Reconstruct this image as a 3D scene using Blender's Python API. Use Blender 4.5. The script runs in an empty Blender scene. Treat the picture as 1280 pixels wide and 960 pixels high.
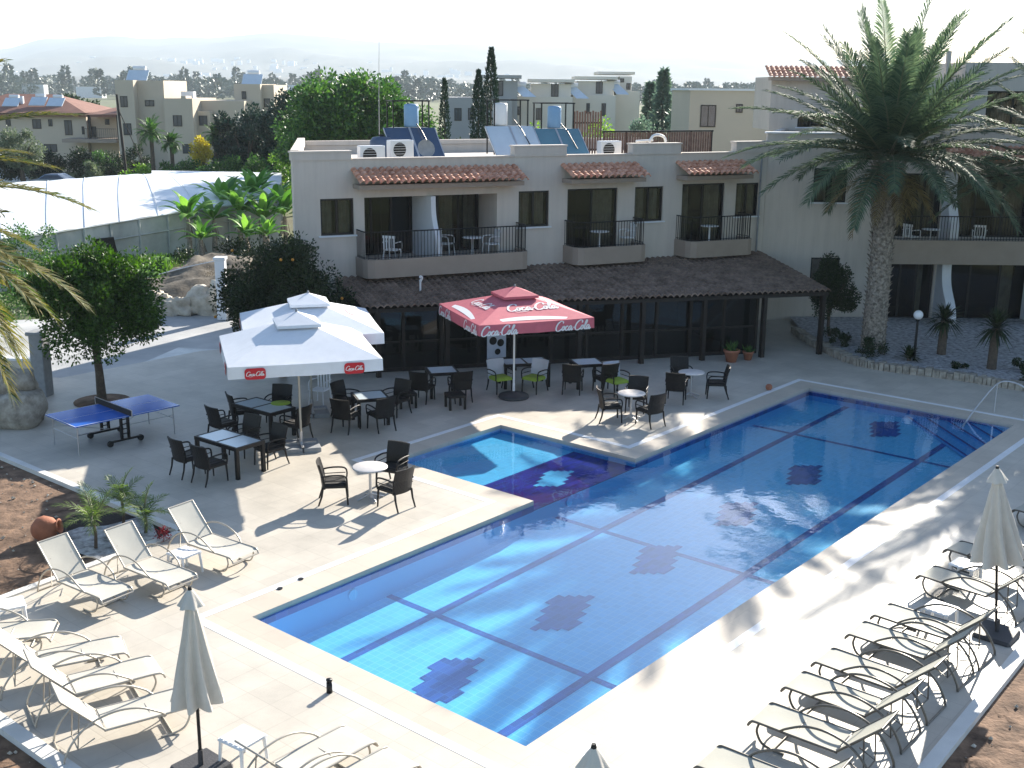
import bpy, math, random
from mathutils import Vector, Matrix, noise
from mathutils.geometry import tessellate_polygon
R = math.radians
sc = bpy.context.scene
col = sc.collection
random.seed(7)

# ------------------------------------------------------------------ camera
FPX, H, TH, RO = 1432.3, 8.5, R(14.442), R(0.577)
cth, sth, cr, sr = math.cos(TH), math.sin(TH), math.cos(RO), math.sin(RO)
fw = Vector((0, cth, -sth)); up0 = Vector((0, sth, cth)); X0 = Vector((1, 0, 0))
rt = X0*cr + up0*sr; up = -X0*sr + up0*cr
cd = bpy.data.cameras.new('camera'); cam = bpy.data.objects.new('camera', cd); col.objects.link(cam)
cd.sensor_width = 36; cd.lens = FPX/1280*36; cd.clip_start = 0.1; cd.clip_end = 20000
mw = Matrix((rt, up, -fw)).transposed().to_4x4(); mw.translation = (0, 0, H)
cam.matrix_world = mw; sc.camera = cam

def at(px, py, Y):
    """point seen at (px,py) of the survey photo at forward distance Y (used to survey far houses and trees)"""
    d = fw + rt*((px-640)/FPX) + up*((480-py)/FPX)
    t = Y/d.y
    return Vector((d.x*t, Y, H+d.z*t))
def gx(px, Y, z=0.0):
    """x of a ground object seen in column px at distance Y"""
    p = at(px, 480, Y)
    dep = Y*cth - (z-H)*sth
    return (px-640)/FPX*dep

# ------------------------------------------------------------------ light
SAZ, SEL = R(29), R(25)
sundir = Vector((math.sin(SAZ)*math.cos(SEL), math.cos(SAZ)*math.cos(SEL), math.sin(SEL)))
w = bpy.data.worlds.new('World'); sc.world = w; w.use_nodes = True
nt = w.node_tree; nt.nodes.clear()
sky = nt.nodes.new('ShaderNodeTexSky'); sky.sky_type = 'NISHITA'; sky.sun_disc = False
sky.sun_elevation = SEL; sky.sun_rotation = SAZ
sky.air_density = 1.0; sky.dust_density = .6; sky.ozone_density = 2.0; sky.altitude = 50
bg = nt.nodes.new('ShaderNodeBackground'); bg.inputs['Strength'].default_value = 0.083
wo = nt.nodes.new('ShaderNodeOutputWorld')
nt.links.new(sky.outputs[0], bg.inputs[0]); nt.links.new(bg.outputs[0], wo.inputs[0])
sl = bpy.data.lights.new('sun', 'SUN'); sl.energy = 5.0; sl.angle = R(0.55); sl.color = (1.0, 0.93, 0.82)
so = bpy.data.objects.new('sun', sl); col.objects.link(so)
so.rotation_euler = sundir.to_track_quat('Z', 'Y').to_euler(); so.location = (10, 30, 40)
vs = sc.view_settings; vs.view_transform = 'Standard'; vs.look = 'None'; vs.gamma = 1; vs.exposure = 1.5
sc.render.engine = 'CYCLES'
cy = sc.cycles
cy.use_denoising = True
try: cy.denoiser = 'OPENIMAGEDENOISE'
except Exception: pass
cy.max_bounces = 7; cy.diffuse_bounces = 3; cy.glossy_bounces = 3; cy.transmission_bounces = 4
cy.transparent_max_bounces = 14; cy.volume_bounces = 0; cy.caustics_reflective = False; cy.caustics_refractive = False
cy.sample_clamp_indirect = 6

# ------------------------------------------------------------------ materials
def newmat(name):
    m = bpy.data.materials.new(name); m.use_nodes = True
    n = m.node_tree; n.nodes.clear()
    o = n.nodes.new('ShaderNodeOutputMaterial')
    return m, n, o
def N(n, t, **k):
    x = n.nodes.new(t)
    for a, b in k.items():
        if a in x.inputs: x.inputs[a].default_value = b
        else: setattr(x, a, b)
    return x
def rgb(c): return (c[0], c[1], c[2], 1)
def sc3(c, f): return (min(1, c[0]*f), min(1, c[1]*f), min(1, c[2]*f))
def mat(name, c, rough=.7, var=.15, scale=3., bump=0., bscale=40., metal=0., c2=None, detail=6., spec=.4, coat=0., streak=0.):
    m, n, o = newmat(name)
    p = N(n, 'ShaderNodeBsdfPrincipled', Roughness=rough, Metallic=metal)
    p.inputs['Specular IOR Level'].default_value = spec
    if coat: p.inputs['Coat Weight'].default_value = coat
    tc = N(n, 'ShaderNodeTexCoord')
    nz = N(n, 'ShaderNodeTexNoise', Scale=scale, Detail=detail, Roughness=.6)
    n.links.new(tc.outputs['Object'], nz.inputs['Vector'])
    rp = N(n, 'ShaderNodeValToRGB')
    rp.color_ramp.elements[0].position = .3; rp.color_ramp.elements[1].position = .7
    rp.color_ramp.elements[0].color = rgb(sc3(c, 1-var)); rp.color_ramp.elements[1].color = rgb(c2 or sc3(c, 1+var))
    n.links.new(nz.outputs[0], rp.inputs[0]); csock = rp.outputs[0]
    if streak:      # rain marks: tall narrow stains and large patches
        mp = N(n, 'ShaderNodeMapping'); mp.inputs['Scale'].default_value = (2.6, 2.6, .22); n.links.new(tc.outputs['Object'], mp.inputs[0])
        ns = N(n, 'ShaderNodeTexNoise', Scale=1.6, Detail=5., Roughness=.7); n.links.new(mp.outputs[0], ns.inputs['Vector'])
        mr = N(n, 'ShaderNodeMapRange'); mr.inputs['From Min'].default_value = .42; mr.inputs['From Max'].default_value = .72; mr.inputs['To Min'].default_value = 1.; mr.inputs['To Max'].default_value = 1-streak
        n.links.new(ns.outputs[0], mr.inputs[0]); vm = N(n, 'ShaderNodeVectorMath', operation='SCALE'); n.links.new(csock, vm.inputs[0]); n.links.new(mr.outputs[0], vm.inputs['Scale']); csock = vm.outputs[0]
    n.links.new(csock, p.inputs['Base Color'])
    if bump:
        nb = N(n, 'ShaderNodeTexNoise', Scale=bscale, Detail=4.)
        n.links.new(tc.outputs['Object'], nb.inputs['Vector'])
        b = N(n, 'ShaderNodeBump', Strength=bump, Distance=.02)
        n.links.new(nb.outputs[0], b.inputs['Height']); n.links.new(b.outputs[0], p.inputs['Normal'])
    n.links.new(p.outputs[0], o.inputs[0])
    return m
def leafmat(name, c1, c2, trans=.35, rough=.5):
    """leaves: colour differs from leaf to leaf, some light passes through"""
    m, n, o = newmat(name)
    g = N(n, 'ShaderNodeNewGeometry'); rp = N(n, 'ShaderNodeValToRGB')
    rp.color_ramp.elements[0].color = rgb(c1); rp.color_ramp.elements[1].color = rgb(c2)
    n.links.new(g.outputs['Random Per Island'], rp.inputs[0])
    p = N(n, 'ShaderNodeBsdfPrincipled', Roughness=rough); p.inputs['Specular IOR Level'].default_value = .35
    t = N(n, 'ShaderNodeBsdfTranslucent'); mx = N(n, 'ShaderNodeMixShader'); mx.inputs[0].default_value = trans
    hs = N(n, 'ShaderNodeHueSaturation', Value=1.5, Saturation=1.15)
    n.links.new(rp.outputs[0], p.inputs['Base Color']); n.links.new(rp.outputs[0], hs.inputs['Color'])
    n.links.new(hs.outputs[0], t.inputs['Color'])
    n.links.new(p.outputs[0], mx.inputs[1]); n.links.new(t.outputs[0], mx.inputs[2]); n.links.new(mx.outputs[0], o.inputs[0])
    return m
def brickmat(name, c, mortar, bw, bh, off=0., mort=.004, rough=.6, var=.08, bump=.0, rot=0., c2=None, nvar=.12, nscale=.6, spec=.4):
    m, n, o = newmat(name)
    p = N(n, 'ShaderNodeBsdfPrincipled', Roughness=rough); p.inputs['Specular IOR Level'].default_value = spec
    tc = N(n, 'ShaderNodeTexCoord'); mp = N(n, 'ShaderNodeMapping'); mp.inputs['Rotation'].default_value = (0, 0, rot)
    n.links.new(tc.outputs['Object'], mp.inputs[0])
    b = N(n, 'ShaderNodeTexBrick'); b.offset = off; b.squash = 1
    b.inputs['Scale'].default_value = 1; b.inputs['Brick Width'].default_value = bw; b.inputs['Row Height'].default_value = bh
    b.inputs['Mortar Size'].default_value = mort; b.inputs['Mortar Smooth'].default_value = .2
    b.inputs['Color1'].default_value = rgb(sc3(c, 1-var)); b.inputs['Color2'].default_value = rgb(c2 or sc3(c, 1+var)); b.inputs['Mortar'].default_value = rgb(mortar)
    n.links.new(mp.outputs[0], b.inputs['Vector'])
    nz = N(n, 'ShaderNodeTexNoise', Scale=nscale, Detail=7., Roughness=.65); n.links.new(tc.outputs['Object'], nz.inputs['Vector'])
    mr = N(n, 'ShaderNodeMapRange'); mr.inputs['From Min'].default_value = .3; mr.inputs['From Max'].default_value = .7
    mr.inputs['To Min'].default_value = 1-nvar; mr.inputs['To Max'].default_value = 1+nvar*.6
    n.links.new(nz.outputs[0], mr.inputs[0])
    mul = N(n, 'ShaderNodeVectorMath', operation='SCALE'); n.links.new(b.outputs[0], mul.inputs[0]); n.links.new(mr.outputs[0], mul.inputs['Scale'])
    n.links.new(mul.outputs[0], p.inputs['Base Color'])
    if bump:
        bb = N(n, 'ShaderNodeBump', Strength=bump, Distance=.01); bb.invert = True
        n.links.new(b.outputs['Fac'], bb.inputs['Height']); n.links.new(bb.outputs[0], p.inputs['Normal'])
    n.links.new(p.outputs[0], o.inputs[0])
    return m

PA = math.atan2(.76544, .64351)      # heading of the pool's long axis
M = {}
M['deck'] = brickmat('deck_paving', (.53, .485, .415), (.44, .40, .34), .5, .5, mort=.006, rough=.5, var=.045, bump=.2, rot=-PA, nvar=.2, nscale=.7)
M['coping'] = brickmat('coping_stone', (.53, .465, .385), (.45, .40, .33), .6, .6, mort=.006, rough=.6, var=.05, bump=.2, rot=-PA)
M['grate'] = brickmat('drain_grating', (.80, .80, .80), (.66, .67, .68), .03, .3, mort=.002, rough=.5, var=.02)
M['kerb'] = mat('white_kerb', (.66, .65, .62), .7, .08, 2, .2)
M['tile'] = brickmat('pool_tile_light', (.13, .56, .84), (.24, .66, .88), .15, .15, mort=.007, rough=.3, var=.06, nvar=.06, nscale=.8)
M['tilewall'] = brickmat('pool_tile_wall', (.07, .37, .70), (.14, .46, .74), .15, .15, mort=.006, rough=.3, var=.06, nvar=.06)
M['tiledark'] = brickmat('pool_tile_dark', (.020, .085, .33), (.05, .16, .42), .24, .12, mort=.005, rough=.3, var=.25, nvar=.06)
M['tilenavy'] = brickmat('pool_tile_navy', (.012, .012, .22), (.03, .05, .34), .24, .12, mort=.005, rough=.3, var=.35, nvar=.1)
M['wall'] = mat('render_white', (.60, .54, .475), .85, .05, .8, .25, 60, streak=.10)
M['wall2'] = mat('render_grey', (.58, .52, .46), .85, .06, .7, .25, 60, streak=.12)
M['beige'] = mat('beige_band', (.33, .27, .22), .8, .08, 1.5, .2, 60)
M['whitewall'] = mat('white_partition', (.72, .74, .77), .7, .05, 1, .1)
M['tileroof'] = mat('terracotta_tile', (.52, .19, .10), .75, .3, 5, .3, 30, c2=(.78, .44, .30))
M['tileold'] = mat('weathered_roof_tile', (.16, .105, .075), .85, .4, 2.2, .4, 30, c2=(.30, .215, .165))
M['darkwood'] = mat('dark_wood', (.016, .011, .009), .6, .3, 8)
M['darkframe'] = mat('dark_frame', (.008, .007, .007), .4, .2, 5)
M['interior'] = mat('dark_interior', (.012, .010, .009), .9, .4, 1)  # near-black stands in for the shade inside rooms and veranda
M['blackmetal'] = mat('black_metal', (.012, .012, .014), .4, .2, 5, metal=.3)
M['curtain'] = mat('curtain_cloth', (.52, .43, .31), .9, .2, 4)
M['soil'] = mat('red_soil', (.11, .062, .038), .95, .5, 3.2, 1., 14, c2=(.27, .17, .11), detail=12.)
M['ground'] = mat('field_ground', (.14, .115, .07), .95, .35, .06, .5, 1, c2=(.12, .16, .05))
M['drive'] = mat('worn_concrete', (.36, .37, .38), .75, .22, .35, .2, 20, c2=(.50, .50, .49))
M['gravel'] = mat('white_gravel', (.22, .21, .21), .9, .5, 6.5, 1., 30, c2=(.62, .62, .64), detail=12.)
M['stone'] = mat('rough_stone', (.30, .26, .21), .9, .35, 5, .8, 14, c2=(.48, .43, .36))
M['palestone'] = mat('pale_boulder', (.42, .36, .28), .9, .2, 3, .9, 9, c2=(.62, .57, .48))
M['wicker'] = brickmat('dark_wicker', (.011, .008, .007), (.003, .002, .002), .03, .012, off=.5, mort=.002, rough=.5, var=.4, bump=.6)
M['steel'] = mat('brushed_steel', (.55, .55, .56), .35, .05, 5, metal=.8)
M['marble'] = mat('pale_table_top', (.60, .57, .55), .4, .08, 8)
M['glassreflect'] = mat('glass_top_reflection', (.62, .70, .74), .12, .04, 3, spec=.6)  # pale colour stands for the bright reflection in the table glass
M['sling'] = brickmat('sling_fabric', (.60, .57, .50), (.48, .46, .40), .012, .012, mort=.002, rough=.75, var=.05)
M['slingdark'] = brickmat('sling_fabric_backlit', (.44, .43, .36), (.36, .35, .30), .012, .012, mort=.002, rough=.75, var=.05)  # darker copy of the sling for the backlit right row
M['champ'] = mat('champagne_aluminium', (.46, .42, .36), .4, .06, 5, metal=.45)
M['champdark'] = mat('champagne_aluminium_backlit', (.13, .12, .105), .35, .08, 5, metal=.5)  # darker copy of the champagne frame, backlit look put into the colour
M['plastic'] = mat('white_plastic', (.78, .78, .78), .4, .03, 3)
M['canvas'] = mat('cream_canvas', (.62, .57, .50), .85, .06, 6, .2, 90)
M['canvaswhite'] = mat('white_canvas', (.76, .78, .82), .8, .04, 5, .15, 90)
M['red'] = mat('red_canvas', (.56, .13, .165), .75, .08, 5, .1, 90)
M['logored'] = mat('badge_red', (.55, .02, .03), .7, .04, 5)
M['logowhite'] = mat('logo_white', (.80, .78, .78), .7, .03, 5)
M['faintred'] = mat('faded_red_print', (.72, .40, .42), .8, .05, 5)
M['ppblue'] = mat('table_blue', (.03, .13, .52), .22, .08, 3, spec=.6)
M['rubber'] = mat('black_rubber', (.015, .015, .015), .7, .1, 5)
M['greybase'] = mat('grey_concrete_base', (.28, .29, .30), .8, .15, 6, .4, 40)
M['darkbase'] = mat('dark_base', (.05, .05, .055), .6, .15, 6, .3, 40)
M['terracotta'] = mat('terracotta_clay', (.36, .14, .08), .8, .2, 5, .3, 30)
M['bark'] = mat('tree_bark', (.10, .075, .055), .95, .35, 8, .8, 20)
M['palmbark'] = mat('palm_bark', (.13, .10, .08), .95, .45, 12, .8, 25, c2=(.46, .40, .33))
M['orange_leaf'] = leafmat('citrus_leaf', (.018, .045, .010), (.07, .15, .02), .3)
M['darkleaf'] = leafmat('dark_leaf', (.012, .022, .010), (.035, .060, .018), .25)
M['midleaf'] = leafmat('mid_leaf', (.025, .07, .025), (.10, .20, .04), .3)
M['brightleaf'] = leafmat('bright_leaf', (.08, .18, .03), (.24, .38, .06), .4)
M['bananaleaf'] = leafmat('banana_leaf', (.05, .15, .03), (.22, .40, .09), .4)
M['yellowleaf'] = leafmat('yellow_bloom', (.40, .32, .03), (.60, .52, .06), .35)
M['oliveleaf'] = leafmat('olive_leaf', (.08, .11, .06), (.18, .22, .13), .3)
M['coniferleaf'] = leafmat('conifer_leaf', (.010, .030, .020), (.035, .070, .040), .1)
M['eucleaf'] = leafmat('grey_green_leaf', (.08, .13, .10), (.18, .26, .18), .3)
M['palmleaf'] = leafmat('palm_frond_leaf', (.040, .075, .046), (.13, .18, .10), .32, .7)
M['palmleafyellow'] = leafmat('palm_frond_sunlit', (.04, .075, .02), (.18, .15, .04), .4, .75)  # warmth of the sunlight is mixed into this frond colour
M['yuccaleaf'] = leafmat('yucca_leaf', (.07, .13, .03), (.22, .30, .08), .35)
M['dryfrond'] = leafmat('dry_frond', (.12, .08, .03), (.25, .19, .08), .2)
M['fruit'] = mat('orange_fruit', (.55, .25, .03), .5, .1)
M['redleaf'] = leafmat('red_flower', (.20, .02, .03), (.35, .05, .06), .3)
M['dryleaf'] = leafmat('dry_twigs', (.10, .08, .05), (.22, .18, .11), .15)
M['grassm'] = leafmat('grass_blade', (.06, .14, .02), (.20, .36, .06), .3)
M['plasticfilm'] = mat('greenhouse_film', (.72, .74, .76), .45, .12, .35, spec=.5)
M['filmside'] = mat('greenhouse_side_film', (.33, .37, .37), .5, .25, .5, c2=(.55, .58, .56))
M['cream'] = mat('cream_render', (.55, .47, .37), .9, .05, .3)
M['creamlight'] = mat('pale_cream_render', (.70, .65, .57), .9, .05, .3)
M['creamshade'] = mat('shaded_cream_render', (.36, .36, .36), .9, .05, .3)  # shade on the leftmost terraced house put into the wall colour
M['redroof'] = mat('red_roof', (.22, .105, .075), .8, .2, 1)
M['window'] = mat('far_window', (.05, .06, .08), .15, .2, 1, spec=.6)
M['panel'] = mat('solar_glass', (.03, .06, .12), .12, .1, 2, spec=.7)
M['panelpale'] = mat('pale_panel', (.55, .62, .68), .25, .05, 2, spec=.7)
M['tank'] = mat('blue_tank', (.20, .36, .55), .5, .08, 2)
M['carblue'] = mat('car_paint', (.16, .20, .28), .3, .05, 2, metal=.3, coat=.5)
M['slat'] = mat('brown_slat', (.15, .085, .06), .8, .3, 6, c2=(.25, .15, .11))
M['mint'] = mat('lime_cushion', (.28, .40, .05), .8, .1, 5)
M['paleback'] = mat('pale_cushion', (.50, .53, .60), .8, .05, 5)
M['hill'] = mat('hill_scrub', (.05, .065, .06), .95, .4, .0022, c2=(.15, .14, .12), detail=12.)
M['wood_far'] = leafmat('far_wood_leaf', (.07, .10, .08), (.12, .16, .12), .02)  # leaf tone lightened to carry part of the distance haze
def glass(name, tint=(.62, .64, .64), rough=.02):
    m, n, o = newmat(name)
    t = N(n, 'ShaderNodeBsdfTransparent'); t.inputs[0].default_value = rgb(tint)
    g = N(n, 'ShaderNodeBsdfGlossy', Roughness=rough); f = N(n, 'ShaderNodeLayerWeight', Blend=.5); pw = N(n, 'ShaderNodeMath', operation='POWER'); pw.inputs[1].default_value = 4.2; ad = N(n, 'ShaderNodeMath', operation='MULTIPLY_ADD'); ad.inputs[1].default_value = .6; ad.inputs[2].default_value = .035; n.links.new(f.outputs['Facing'], pw.inputs[0]); n.links.new(pw.outputs[0], ad.inputs[0]); mx = N(n, 'ShaderNodeMixShader')
    n.links.new(ad.outputs[0], mx.inputs[0]); n.links.new(t.outputs[0], mx.inputs[1]); n.links.new(g.outputs[0], mx.inputs[2]); n.links.new(mx.outputs[0], o.inputs[0])
    return m
M['glass'] = glass('window_glass')
M['glasstop'] = glass('table_glass', (.45, .50, .50))
def water():
    m, n, o = newmat('pool_water')
    t = N(n, 'ShaderNodeBsdfTransparent'); t.inputs[0].default_value = (.80, .93, 1, 1)
    g = N(n, 'ShaderNodeBsdfGlossy', Roughness=.015); g.inputs[0].default_value = (.97, .98, 1, 1)
    f = N(n, 'ShaderNodeLayerWeight', Blend=.5); pw = N(n, 'ShaderNodeMath', operation='POWER'); pw.inputs[1].default_value = 3.35; ad = N(n, 'ShaderNodeMath', operation='MULTIPLY_ADD'); ad.inputs[1].default_value = .96; ad.inputs[2].default_value = .025
    n.links.new(f.outputs['Facing'], pw.inputs[0]); n.links.new(pw.outputs[0], ad.inputs[0]); mx = N(n, 'ShaderNodeMixShader')
    tc = N(n, 'ShaderNodeTexCoord'); n1 = N(n, 'ShaderNodeTexNoise', Scale=5., Detail=3.); n2 = N(n, 'ShaderNodeTexNoise', Scale=.8, Detail=2.)
    n.links.new(tc.outputs['Object'], n1.inputs['Vector']); n.links.new(tc.outputs['Object'], n2.inputs['Vector'])
    mm = N(n, 'ShaderNodeMath', operation='MULTIPLY'); n.links.new(n1.outputs[0], mm.inputs[0]); n.links.new(n2.outputs[0], mm.inputs[1])
    b = N(n, 'ShaderNodeBump', Strength=.10, Distance=.03)
    n.links.new(mm.outputs[0], b.inputs['Height']); n.links.new(b.outputs[0], g.inputs['Normal']); n.links.new(b.outputs[0], f.inputs['Normal'])
    n.links.new(ad.outputs[0], mx.inputs[0]); n.links.new(t.outputs[0], mx.inputs[1]); n.links.new(g.outputs[0], mx.inputs[2]); n.links.new(mx.outputs[0], o.inputs[0])
    return m
M['water'] = water()

# ------------------------------------------------------------------ mesh builder
class MB:
    def __init__(s): s.v = []; s.f = []; s.sm = []
    def add(s, vs, fs, smooth=False):
        k = len(s.v); s.v += [tuple(p) for p in vs]; s.f += [tuple(i+k for i in f) for f in fs]; s.sm += [smooth]*len(fs); return s
    def quad(s, a, b, c, d): return s.add([a, b, c, d], [(0, 1, 2, 3)])
    def box(s, x0, x1, y0, y1, z0, z1, m=None):
        v = [Vector(p) for p in ((x0,y0,z0),(x1,y0,z0),(x1,y1,z0),(x0,y1,z0),(x0,y0,z1),(x1,y0,z1),(x1,y1,z1),(x0,y1,z1))]
        if m: v = [m @ p for p in v]
        return s.add(v, [(0,3,2,1),(4,5,6,7),(0,1,5,4),(1,2,6,5),(2,3,7,6),(3,0,4,7)])
    def rbox(s, x0, x1, y0, y1, z0, z1, r=.02, m=None):
        """box with chamfered vertical and top edges"""
        def ring(i, z): return [(x0+i, y0+r+0, z), (x0+r, y0+i, z), (x1-r, y0+i, z), (x1-i, y0+r, z), (x1-i, y1-r, z), (x1-r, y1-i, z), (x0+r, y1-i, z), (x0+i, y1-r, z)]
        def ring2(i, z): return [(x0+i, y0+r, z), (x0+r, y0+i, z), (x1-r, y0+i, z), (x1-i, y0+r, z), (x1-i, y1-r, z), (x1-r, y1-i, z), (x0+r, y1-i, z), (x0+i, y1-r, z)]
        rs = [ring2(0, z0), ring2(0, z1-r), ring2(r*.7, z1)]
        v = [Vector(p) for q in rs for p in q]
        if m: v = [m @ p for p in v]
        f = []
        for k in range(2):
            for i in range(8): j = (i+1) % 8; f.append((k*8+i, k*8+j, k*8+8+j, k*8+8+i))
        f.append(tuple(range(16, 24))); f.append(tuple(range(7, -1, -1)))
        return s.add(v, f)
    def tube(s, pts, r, n=8, caps=True, smooth=True):
        pts = [Vector(p) for p in pts]; L = len(pts)
        rr = r if isinstance(r, (list, tuple)) else [r]*L
        v = []; prev = None
        for i, p in enumerate(pts):
            t = (pts[min(i+1, L-1)]-pts[max(i-1, 0)])
            t = t.normalized() if t.length > 1e-9 else Vector((0, 0, 1))
            if prev is None:
                a = Vector((0, 0, 1)) if abs(t.z) < .9 else Vector((1, 0, 0)); u = t.cross(a).normalized()
            else:
                u = (prev - t*prev.dot(t)); u = u.normalized() if u.length > 1e-6 else t.orthogonal().normalized()
            prev = u; w_ = t.cross(u)
            for k in range(n):
                a = 2*math.pi*k/n; v.append(p + (u*math.cos(a)+w_*math.sin(a))*rr[i])
        f = []
        for i in range(L-1):
            for k in range(n): j = (k+1) % n; f.append((i*n+k, i*n+j, (i+1)*n+j, (i+1)*n+k))
        s.add(v, f, smooth)
        if caps: s.add([v[k] for k in range(n)], [tuple(range(n-1, -1, -1))]); s.add(v[-n:], [tuple(range(n))])
        return s
    def lathe(s, prof, n=20, c=(0, 0, 0), star=None, smooth=True):
        v = []
        for i, (r, z) in enumerate(prof):
            for k in range(n):
                a = 2*math.pi*k/n; q = r*(star(a, i) if star else 1)
                v.append((c[0]+q*math.cos(a), c[1]+q*math.sin(a), c[2]+z))
        f = []
        for i in range(len(prof)-1):
            for k in range(n): j = (k+1) % n; f.append((i*n+k, i*n+j, (i+1)*n+j, (i+1)*n+k))
        return s.add(v, f, smooth)
    def prism(s, poly, z0, z1, m=None):
        """vertical prism over an xy outline (any simple polygon)"""
        n = len(poly); tris = tessellate_polygon([[Vector((x, y, 0)) for x, y in poly]])
        v = [Vector((x, y, z0)) for x, y in poly]+[Vector((x, y, z1)) for x, y in poly]
        if m: v = [m @ p for p in v]
        f = [(a+n, b+n, c+n) for a, b, c in tris]+[(c, b, a) for a, b, c in tris]
        f += [(i, (i+1) % n, n+(i+1) % n, n+i) for i in range(n)]
        return s.add(v, f)
    def leaf(s, p, d, sz, wd):
        """one pointed leaf: folded quad"""
        d = d.normalized(); a = d.orthogonal().normalized(); b = d.cross(a)
        th = random.random()*6.283; sd = a*math.cos(th)+b*math.sin(th)
        s.add([p, p+d*sz*.5+sd*wd*.5, p+d*sz, p+d*sz*.5-sd*wd*.5], [(0, 1, 2, 3)])
    def build(s, name, m, parent=None, loc=None, rz=0., kind=None):
        me = bpy.data.meshes.new(name); me.from_pydata(s.v, [], s.f); me.materials.append(m)
        me.polygons.foreach_set('use_smooth', s.sm); me.update()
        o = bpy.data.objects.new(name, me); col.objects.link(o)
        if parent: o.parent = parent
        if loc is not None: o.location = loc
        if rz: o.rotation_euler = (0, 0, rz)
        if kind: o['kind'] = kind
        return o
def tag(o, label=None, cat=None, group=None, kind=None):
    if label: o['label'] = label
    if cat: o['category'] = cat
    if group: o['group'] = group
    if kind: o['kind'] = kind
    return o
def empty(name, loc=(0, 0, 0), rz=0., label=None, cat=None, group=None):
    o = bpy.data.objects.new(name, None); o.empty_display_size = .2; col.objects.link(o)
    o.location = loc; o.rotation_euler = (0, 0, rz); return tag(o, label, cat, group)
KIDS = {}
def kids(o): return [c for c in bpy.data.objects if c.parent == o]
def copy_tree(o, parent=None, cache={}):
    c = o.copy(); col.objects.link(c)
    if parent: c.parent = parent
    if o.name not in cache: cache[o.name] = kids(o)
    for ch in cache[o.name]: copy_tree(ch, c)
    return c
def az(a): return -R(a)          # heading clockwise from +Y -> z rotation of something whose front is +Y
def arc(pts, n=5):
    """smooth path through points (Catmull-Rom)"""
    P = [Vector(p) for p in pts]; P = [P[0]*2-P[1]]+P+[P[-1]*2-P[-2]]; out = []
    for i in range(1, len(P)-2):
        for k in range(n):
            t = k/n; a, b, c, d = P[i-1:i+3]
            out.append(.5*((2*b)+(c-a)*t+(2*a-5*b+4*c-d)*t*t+(3*b-a-3*c+d)*t**3))
    out.append(P[-2]); return out
def sheet(name, outer, holes, z, m, kind='structure', thick=0.):
    polys = [[Vector((x, y, 0)) for x, y in outer]]+[[Vector((x, y, 0)) for x, y in h] for h in holes]
    tr = tessellate_polygon(polys); v = [Vector((p.x, p.y, z)) for q in polys for p in q]
    mb = MB()
    f = []
    for a, b, c in tr:
        nrm = (v[b]-v[a]).cross(v[c]-v[a])
        f.append((a, b, c) if nrm.z > 0 else (a, c, b))
    mb.add(v, f)
    if thick:
        for q in polys:
            n = len(q)
            for i in range(n):
                a, b = q[i], q[(i+1) % n]
                mb.add([(a.x, a.y, z), (b.x, b.y, z), (b.x, b.y, z-thick), (a.x, a.y, z-thick)], [(0, 1, 2, 3)])
    return mb.build(name, m, kind=kind)

# ------------------------------------------------------------------ ground, deck, pool
PO = Vector((-4.263, 17.388)); PU = Vector((.64351, .76544)); PV = Vector((-.76544, .64351))
PL, PW = 20.37, 5.87
KU0, KU1, KV = 7.38, 11.23, 4.24
def uv(u, v): q = PO+PU*u+PV*v; return (q.x, q.y)
def ring(o):
    """pool outline (main pool and the shallow pool beside it) grown outwards by o"""
    return [uv(-o, -PW-o), uv(PL+o, -PW-o), uv(PL+o, o), uv(KU1+o, o), uv(KU1+o, KV+o), uv(KU0-o, KV+o), uv(KU0-o, o), uv(-o, o)]
deck_out = [(-18, 30.7), (-6.45, 21.1), (-9.74, 16.47), (-5.55, 13.0), (-2.5, 10.4), (-1.2, 6), (2.0, 6), (2.6, 9.5), (5.46, 13.2), (8.13, 16.51), (20, 31.2),
            (24, 47), (-2, 47), (-6.5, 38.5), (-10.3, 37), (-13.5, 33.2), (-19, 34.5)]
big = 9000
sheet('ground', [(-big, -200), (big, -200), (big, big), (-big, big)], [ring(.3)], -.12, M['ground'])
sheet('pool_deck', deck_out, [ring(.56+.16)], 0, M['deck'], thick=.15)
sheet('drain_strip', ring(.72), [ring(.56)], .004, M['grate'], thick=.05)
sheet('pool_coping', ring(.56), [ring(0)], .0, M['coping'], thick=.1)
# soil beds and kerbs
sheet('soil_bed', [(-6.45, 21.1), (-18, 30.7), (-22, 24), (-14, 14), (-9.74, 16.47)], [], -.07, M['soil'])
sheet('soil_bed', [(-9.74, 16.47), (-5.55, 13.0), (-2.5, 10.4), (-8, 6), (-14, 12)], [], -.07, M['soil'])
sheet('soil_bed', [(8.13, 16.51), (5.46, 13.2), (2.6, 9.5), (8, 6), (22, 24), (20, 31.2)], [], -.07, M['soil'])
def kerb(name, pts, wd=.16, h=.03, m='kerb'):
    mb = MB()
    for a, b in zip(pts, pts[1:]):
        a, b = Vector(a), Vector(b); d = (b-a).normalized(); n = Vector((-d.y, d.x))*wd/2
        p = [a-n, b-n, b+n, a+n]
        mb.prism([(q.x, q.y) for q in p], -.13, h)
    return mb.build(name, M[m], kind='structure')
kerb('kerb', [(-18, 30.7), (-6.45, 21.1), (-9.74, 16.47)])
kerb('kerb', [(-9.74, 16.37), (-5.55, 12.9), (-2.5, 10.3)], .22)
kerb('kerb', [(2.6, 9.5), (5.46, 13.2), (8.13, 16.51), (20, 31.2)], .2)
sheet('driveway', [(-40, 36), (-18, 30.2), (-13, 30), (-5.5, 36), (-9, 44), (-14, 43.2), (-20, 41.5), (-40, 48)], [], -.03, M['drive'])
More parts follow.
